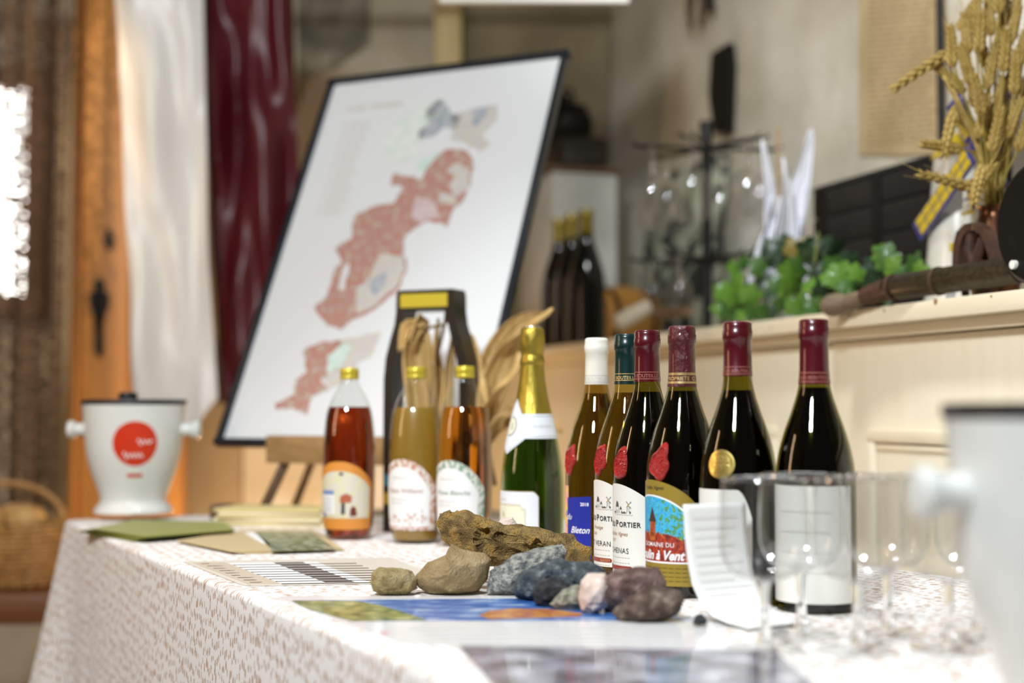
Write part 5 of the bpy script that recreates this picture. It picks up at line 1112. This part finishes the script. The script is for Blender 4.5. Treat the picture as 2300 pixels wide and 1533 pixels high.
def ear(bm, p_, d, L_, bend):
    d = d.normalized(); s_ = d.orthogonal().normalized(); t = d.cross(s_); n = 13
    for k in range(n):
        f = k / n; c_ = p_ + d * (L_ * f) + bend * (f * f)
        for j in range(3):
            a = 2 * pi * j / 3 + k * 1.05; o_ = (s_ * cos(a) + t * sin(a)); r_ = .0056 * (1 - .45 * f)
            r = bmesh.ops.create_icosphere(bm, subdivisions=1, radius=1); dd = (d * 1.0 + o_ * .45).normalized(); M_ = Matrix.Translation(c_ + o_ * r_ * .9) @ dd.to_track_quat('Z', 'Y').to_matrix().to_4x4() @ Matrix.Diagonal((r_ * .75, r_ * .75, .0095, 1)); bmesh.ops.transform(bm, matrix=M_, verts=r['verts'])
        if k % 2 == 0: o_ = s_ * cos(k * 2.2) + t * sin(k * 2.2); tube(bm, [c_ + o_ * .004, c_ + o_ * .012 + d * .05], [.0004, .0002], 3, False)
WY = WB.y
for x1, y1, x2, y2, dy in ((2160, 60, 2180, 20, .03), (2175, 110, 2168, 45, 0), (2215, 140, 2190, 60, -.02), (2240, 120, 2250, 50, .02), (2270, 90, 2285, 20, 0), (2220, 190, 2235, 110, -.03), (2265, 190, 2290, 130, -.02), (2120, 125, 2020, 185, -.01), (2150, 335, 2095, 322, -.03), (2175, 420, 2080, 388, -.05), (2185, 440, 2218, 385, -.05), (2160, 200, 2110, 150, .0), (2200, 300, 2216, 220, -.03), (2235, 260, 2252, 180, -.02), (2190, 230, 2180, 160, .02), (2250, 60, 2262, -20, .02), (2225, 70, 2220, 0, .03), (2285, 150, 2300, 80, .0), (2205, 380, 2190, 440, -.06), (2140, 260, 2122, 330, -.03), (2290, 240, 2310, 170, .01), (2275, 40, 2290, -40, .03), (2200, 110, 2205, 30, -.04), (2255, 150, 2262, 70, -.05), (2180, 180, 2160, 110, -.04), (2280, 200, 2282, 120, -.05), (2230, 330, 2246, 250, -.05), (2265, 300, 2290, 230, -.04), (2190, 60, 2196, -20, .0), (2300, 120, 2320, 40, -.03), (2245, 20, 2240, -60, -.02), (2140, 140, 2135, 70, -.02), (2205, 250, 2190, 175, -.06), (2290, 330, 2310, 260, -.04)):
    p_ = px(x1, y1, WY + dy) - WB; q = px(x2, y2, WY + dy * 1.3) - WB; b0 = Vector((wr_.uniform(-.01, .01), wr_.uniform(-.01, .01), -.02)); neck = Vector((wr_.uniform(-.012, .012), wr_.uniform(-.012, .012), vz * .46))
    up_ = neck + (p_ - neck) * .5 + Vector((0, 0, .03 if (q - p_).z < .03 else 0))
    bm = nb(); pts = []
    C_ = [b0, neck, up_, p_]
    for i in range(3):
        for k in range(5):
            t = k / 5; a, b1, c1, d1 = C_[max(i - 1, 0)], C_[i], C_[i + 1], C_[min(i + 2, 3)]
            pts.append(.5 * ((2 * b1) + (c1 - a) * t + (2 * a - 5 * b1 + 4 * c1 - d1) * t * t + (3 * b1 - a - 3 * c1 + d1) * t ** 3))
    pts.append(p_); tube(bm, pts, .0016, 5); stk = obj('stalk', bm, m_st, wq)
    bm = nb(); ear(bm, p_, q - p_, max(.06, min((q - p_).length * 1.2, .095)), Vector((0, 0, -.006))); obj('ear', bm, m_wh, stk)
for x1, y1, x2, y2 in ((2235, 470, 2140, 200), (2235, 470, 2195, 165), (2240, 470, 2275, 220), (2238, 470, 2210, 120), (2232, 470, 2120, 170)):
    a = px(x1, y1, WY); b_ = px(x2, y2, WY - .02); husk([a, a.lerp(b_, .35) + Vector((.004, 0, .02)), a.lerp(b_, .7) + Vector((0, 0, .012)), b_], .009, .4, .2, wq, 'dry_blade', m_wh)
# old iron hand tool lying at the shelf edge
ol = eshelf('old_hand_sprayer', 2040, .03, 'old hand tool with a turned wooden handle and dark barrel on the shelf edge', 'tool', rz=0)
O0 = ol.location
def tpnt(x, y, o_): return hit(x, y, S0 + SN * o_, SN) - O0
m_hnd = M('worn_grey_handle', (.15, .105, .065), .6, col2=(.21, .155, .10), scale=60, stretch=(1, 1, 4)); m_rust = M('rusty_iron', (.10, .045, .025), .7, .2, col2=(.06, .035, .025), scale=70); m_tool = M('dark_tool_metal', (.035, .025, .016), .4, .5, col2=(.07, .05, .025), scale=40, stretch=(.5, 4, 4))
A_, B_ = tpnt(1852, 690, -.024), tpnt(1940, 668, -.012)
bm = nb(); d = (B_ - A_); prh = [(0, .0), (.010, .003), (.0165, .012), (.0185, .026), (.0165, .042), (.0125, .054), (.0105, .062), (.0125, .066), (.012, d.length), (0, d.length)]
lathe(bm, smoothprof(prh[:-1], 3) + [prh[-1]], 24, A_, False, d); obj('wooden_handle', bm, m_hnd, ol)
C1, D1, E1_ = tpnt(1935, 668, -.013), tpnt(1995, 648, -.004), tpnt(2290, 604, .045)
bm = nb(); tube(bm, [C1, C1.lerp(D1, .3), D1], [.011, .016, .019], 8); obj('rusty_ferrule', bm, m_rust, ol)
bm = nb(); tube(bm, [D1, D1.lerp(E1_, .02), D1.lerp(E1_, .5), E1_], [.016, .0195, .0195, .0195], 20); obj('barrel', bm, m_tool, ol)
for f_ in (.04, .40): obj('barrel_ring', tube(nb(), [D1.lerp(E1_, f_), D1.lerp(E1_, f_ + .025)], .0212, 20), m_rust, ol)
# arched iron bracket with cut-outs
def arch_plate():
    bm = nb(); f_ = lambda x, y: tpnt(x, y, .05)
    outer = [(2141, 640), (2138, 590), (2140, 550), (2148, 520), (2165, 503), (2185, 499), (2205, 508), (2222, 530), (2232, 560), (2240, 600), (2246, 640)]
    inner = [(2155, 640), (2152, 590), (2154, 555), (2162, 530), (2174, 519), (2186, 517), (2199, 524), (2210, 545), (2218, 570), (2226, 602), (2232, 640)]
    dd = SN * .016; n = len(outer)
    fo_ = [bm.verts.new(f_(*p_)) for p_ in outer]; fi_ = [bm.verts.new(f_(*p_)) for p_ in inner]; bo_ = [bm.verts.new(f_(*p_) + dd) for p_ in outer]; bi_ = [bm.verts.new(f_(*p_) + dd) for p_ in inner]
    for k in range(n - 1):
        bm.faces.new((fo_[k], fo_[k + 1], fi_[k + 1], fi_[k])); bm.faces.new((bo_[k + 1], bo_[k], bi_[k], bi_[k + 1])); bm.faces.new((fo_[k + 1], fo_[k], bo_[k], bo_[k + 1])); bm.faces.new((fi_[k], fi_[k + 1], bi_[k + 1], bi_[k]))
    bm.faces.new((fo_[0], fi_[0], bi_[0], bo_[0])); bm.faces.new((fi_[-1], fo_[-1], bo_[-1], bi_[-1])); return bm
obj('arched_bracket', arch_plate(), m_rust, ol)
bm = nb()
for a, b_, c_ in (((2180, 520), (2176, 560), (2188, 600)), ((2205, 535), (2196, 570), (2186, 606))): tube(bm, [tpnt(*a, .058), tpnt(*b_, .058), tpnt(*c_, .058)], [.006, .0075, .006], 8)
for x in (2165, 2200): tube(bm, [tpnt(x, 620, .05), tpnt(x + 4, 663, .05)], .006, 8)
obj('bracket_web', bm, m_rust, ol)
wheel_c = tpnt(2338, 572, .02); wr0 = (tpnt(2238, 572, .02) - wheel_c).length
wheel_c.z = max(wheel_c.z, wr0 * .9 + .002)
bm = nb(); lathe(bm, [(0, -.012), (wr0 * .82, -.012), (wr0 * .88, -.006), (wr0 * .88, .006), (wr0 * .82, .010), (wr0 * .2, .002), (0, .002)], 40, wheel_c, False, -SN); obj('black_disc', bm, m_iron, ol)
obj('disc_hole_plug', lathe(nb(), [(.006, -.001), (.006, .0135), (0, .0137)], 16, wheel_c + SD * wr0 * .45 + Vector((0, 0, -wr0 * .55)), False, -SN), m_cream, ol)
bm = nb(); q0 = shelf(2138, .06, SZ + .0004); box(bm, (0, 0, .014), (.022, .0015, .028), Euler((R(-12), 0, 0))); o = obj('price_tag', bm, m_white); o.location = q0; o.rotation_euler = (0, 0, SR); tag(o, 'small white price tag standing under the old hand tool', 'tag')
# white card at the right edge
wc = eshelf('white_card', 2345, .24, 'tall white card standing at the right end of the shelf behind the black disc', 'card')
bm = nb(); hc_ = .955 + (913 - 150) / (F / wc.location.y) - SZ; xl = (shelf(2282, .24) - wc.location).dot(-SD); box(bm, (xl + .11, 0, hc_ / 2), (.22, .006, hc_), Euler((R(-3), 0, 0)), bev=.001); obj('card', bm, M('ivory_card', (.72, .70, .64), .6), wc)
bm = nb(); box(bm, (xl + .06, .045, .10), (.02, .09, .006), Euler((R(20), 0, 0))); obj('strut', bm, m_kraft, wc)

# ------------------------------------------------------------------ things on the walls
WR = math.atan2(-SD.y, -SD.x)
def wplate(name, pts, t, mat, label, cat, off=.002, parent=None):
    P = [onwall(x, y, off) for x, y in pts]; c_ = sum(P, Vector()) / len(P); bm = nb()
    a = [bm.verts.new(p_ - c_) for p_ in P]; b_ = [bm.verts.new(p_ - c_ - SN * t) for p_ in P]; n = len(P); bm.faces.new(a[::-1]); bm.faces.new(b_)
    for k in range(n): bm.faces.new((a[k], a[(k + 1) % n], b_[(k + 1) % n], b_[k]))
    o = obj(name, bm, mat, parent); o.location = c_ - (parent.location if parent else Vector())
    if not parent: tag(o, label, cat)
    return o
doc = wplate('old_document', [(1930, -60), (2112, -75), (2112, 345), (2020, 350), (1930, 347)], .002, M('aged_paper', (.44, .34, .19), .8, col2=(.36, .27, .14), scale=6, bump=.1), 'large sheet of aged tan paper with faint handwriting on the right wall', 'document')
bm = nb(); rr = random.Random(2)
for k in range(30):
    y = -40 + k * 12.5; x = 1950
    while x < 2085:
        wd = rr.uniform(8, 26); P = [onwall(a, b_ - (a - 1950) * .09, .0045) - doc.location for a, b_ in ((x, y), (x + wd, y), (x + wd, y + 4), (x, y + 4))]; bm.faces.new([bm.verts.new(p_) for p_ in P]); x += wd + rr.uniform(3, 9)
obj('handwriting', bm, M('faded_brown_ink', (.27, .19, .10), .8), doc, smooth=False)
a = shelf(2122, .475); t_ = px(2118, -90, a.y)
bm = nb(); tube(bm, [(0, 0, .0005), (0, 0, t_.z - SZ)], .008, 12); lathe(bm, [(.02, 0), (.02, .004), (.008, .01)], 16, cap=True); o = obj('black_pole', bm, m_iron); o.location = (a.x, a.y, SZ + .0004); tag(o, 'thin black metal pole standing upright beside the aged document', 'pole')
wplate('iron_blade', [(1612, 122), (1650, 98), (1655, 150), (1650, 300), (1618, 298), (1606, 210)], .02, m_iron, 'dark iron plough blade hanging on the right wall above the glass rack', 'blade')
pl_ = tag(obj('rusty_pliers', tube(nb(), [(0, 0, 0), (0, 0, .0)], .001), m_rust), 'rusty pliers hanging from the top of the picture on the right wall', 'pliers')
bpy.data.objects.remove(pl_)
ce = onwall(1570, 20, .03); pl_ = empty('rusty_pliers', ce, 0, 'rusty old pliers hanging high on the right wall', 'pliers')
for j, pts in enumerate((((1560, -110), (1556, -50), (1548, 10), (1550, 66)), ((1572, -110), (1578, -50), (1580, 0), (1572, 62)), ((1590, -110), (1592, -40), (1598, 24)))):
    bm = nb(); tube(bm, [onwall(x, y, .03) - ce for x, y in pts], [.010, .009, .011, .005][:len(pts)], 8); obj('prong', bm, m_rust if j < 2 else m_iron, pl_)
bm = nb(); tube(bm, [onwall(1572, -105, .03) - ce, onwall(1572, -105, -.0) - ce], .008, 8); obj('hook', bm, m_iron, pl_)
# white hanging sign at the top edge
sg = empty('hanging_sign', px(1200, -40, 3.2), 0, 'white hanging sign whose lower edge shows at the top of the picture', 'sign')
w_ = px(1415, 0, 3.2).x - px(990, 0, 3.2).x; zc = px(1200, 8, 3.2).z - sg.location.z
obj('board', box(nb(), (0, 0, zc + .1), (w_, .02, .2), bev=.002), M('white_sign', (.85, .84, .80), .5), sg)
bm = nb()
for sx in (-1, 1): tube(bm, [(sx * w_ * .4, 0, zc + .2), (sx * w_ * .4, 0, 3.2 - sg.location.z)], .002, 6)
obj('chain', bm, m_iron, sg)
# dark stain shaped painting fragment on the back wall, behind the map
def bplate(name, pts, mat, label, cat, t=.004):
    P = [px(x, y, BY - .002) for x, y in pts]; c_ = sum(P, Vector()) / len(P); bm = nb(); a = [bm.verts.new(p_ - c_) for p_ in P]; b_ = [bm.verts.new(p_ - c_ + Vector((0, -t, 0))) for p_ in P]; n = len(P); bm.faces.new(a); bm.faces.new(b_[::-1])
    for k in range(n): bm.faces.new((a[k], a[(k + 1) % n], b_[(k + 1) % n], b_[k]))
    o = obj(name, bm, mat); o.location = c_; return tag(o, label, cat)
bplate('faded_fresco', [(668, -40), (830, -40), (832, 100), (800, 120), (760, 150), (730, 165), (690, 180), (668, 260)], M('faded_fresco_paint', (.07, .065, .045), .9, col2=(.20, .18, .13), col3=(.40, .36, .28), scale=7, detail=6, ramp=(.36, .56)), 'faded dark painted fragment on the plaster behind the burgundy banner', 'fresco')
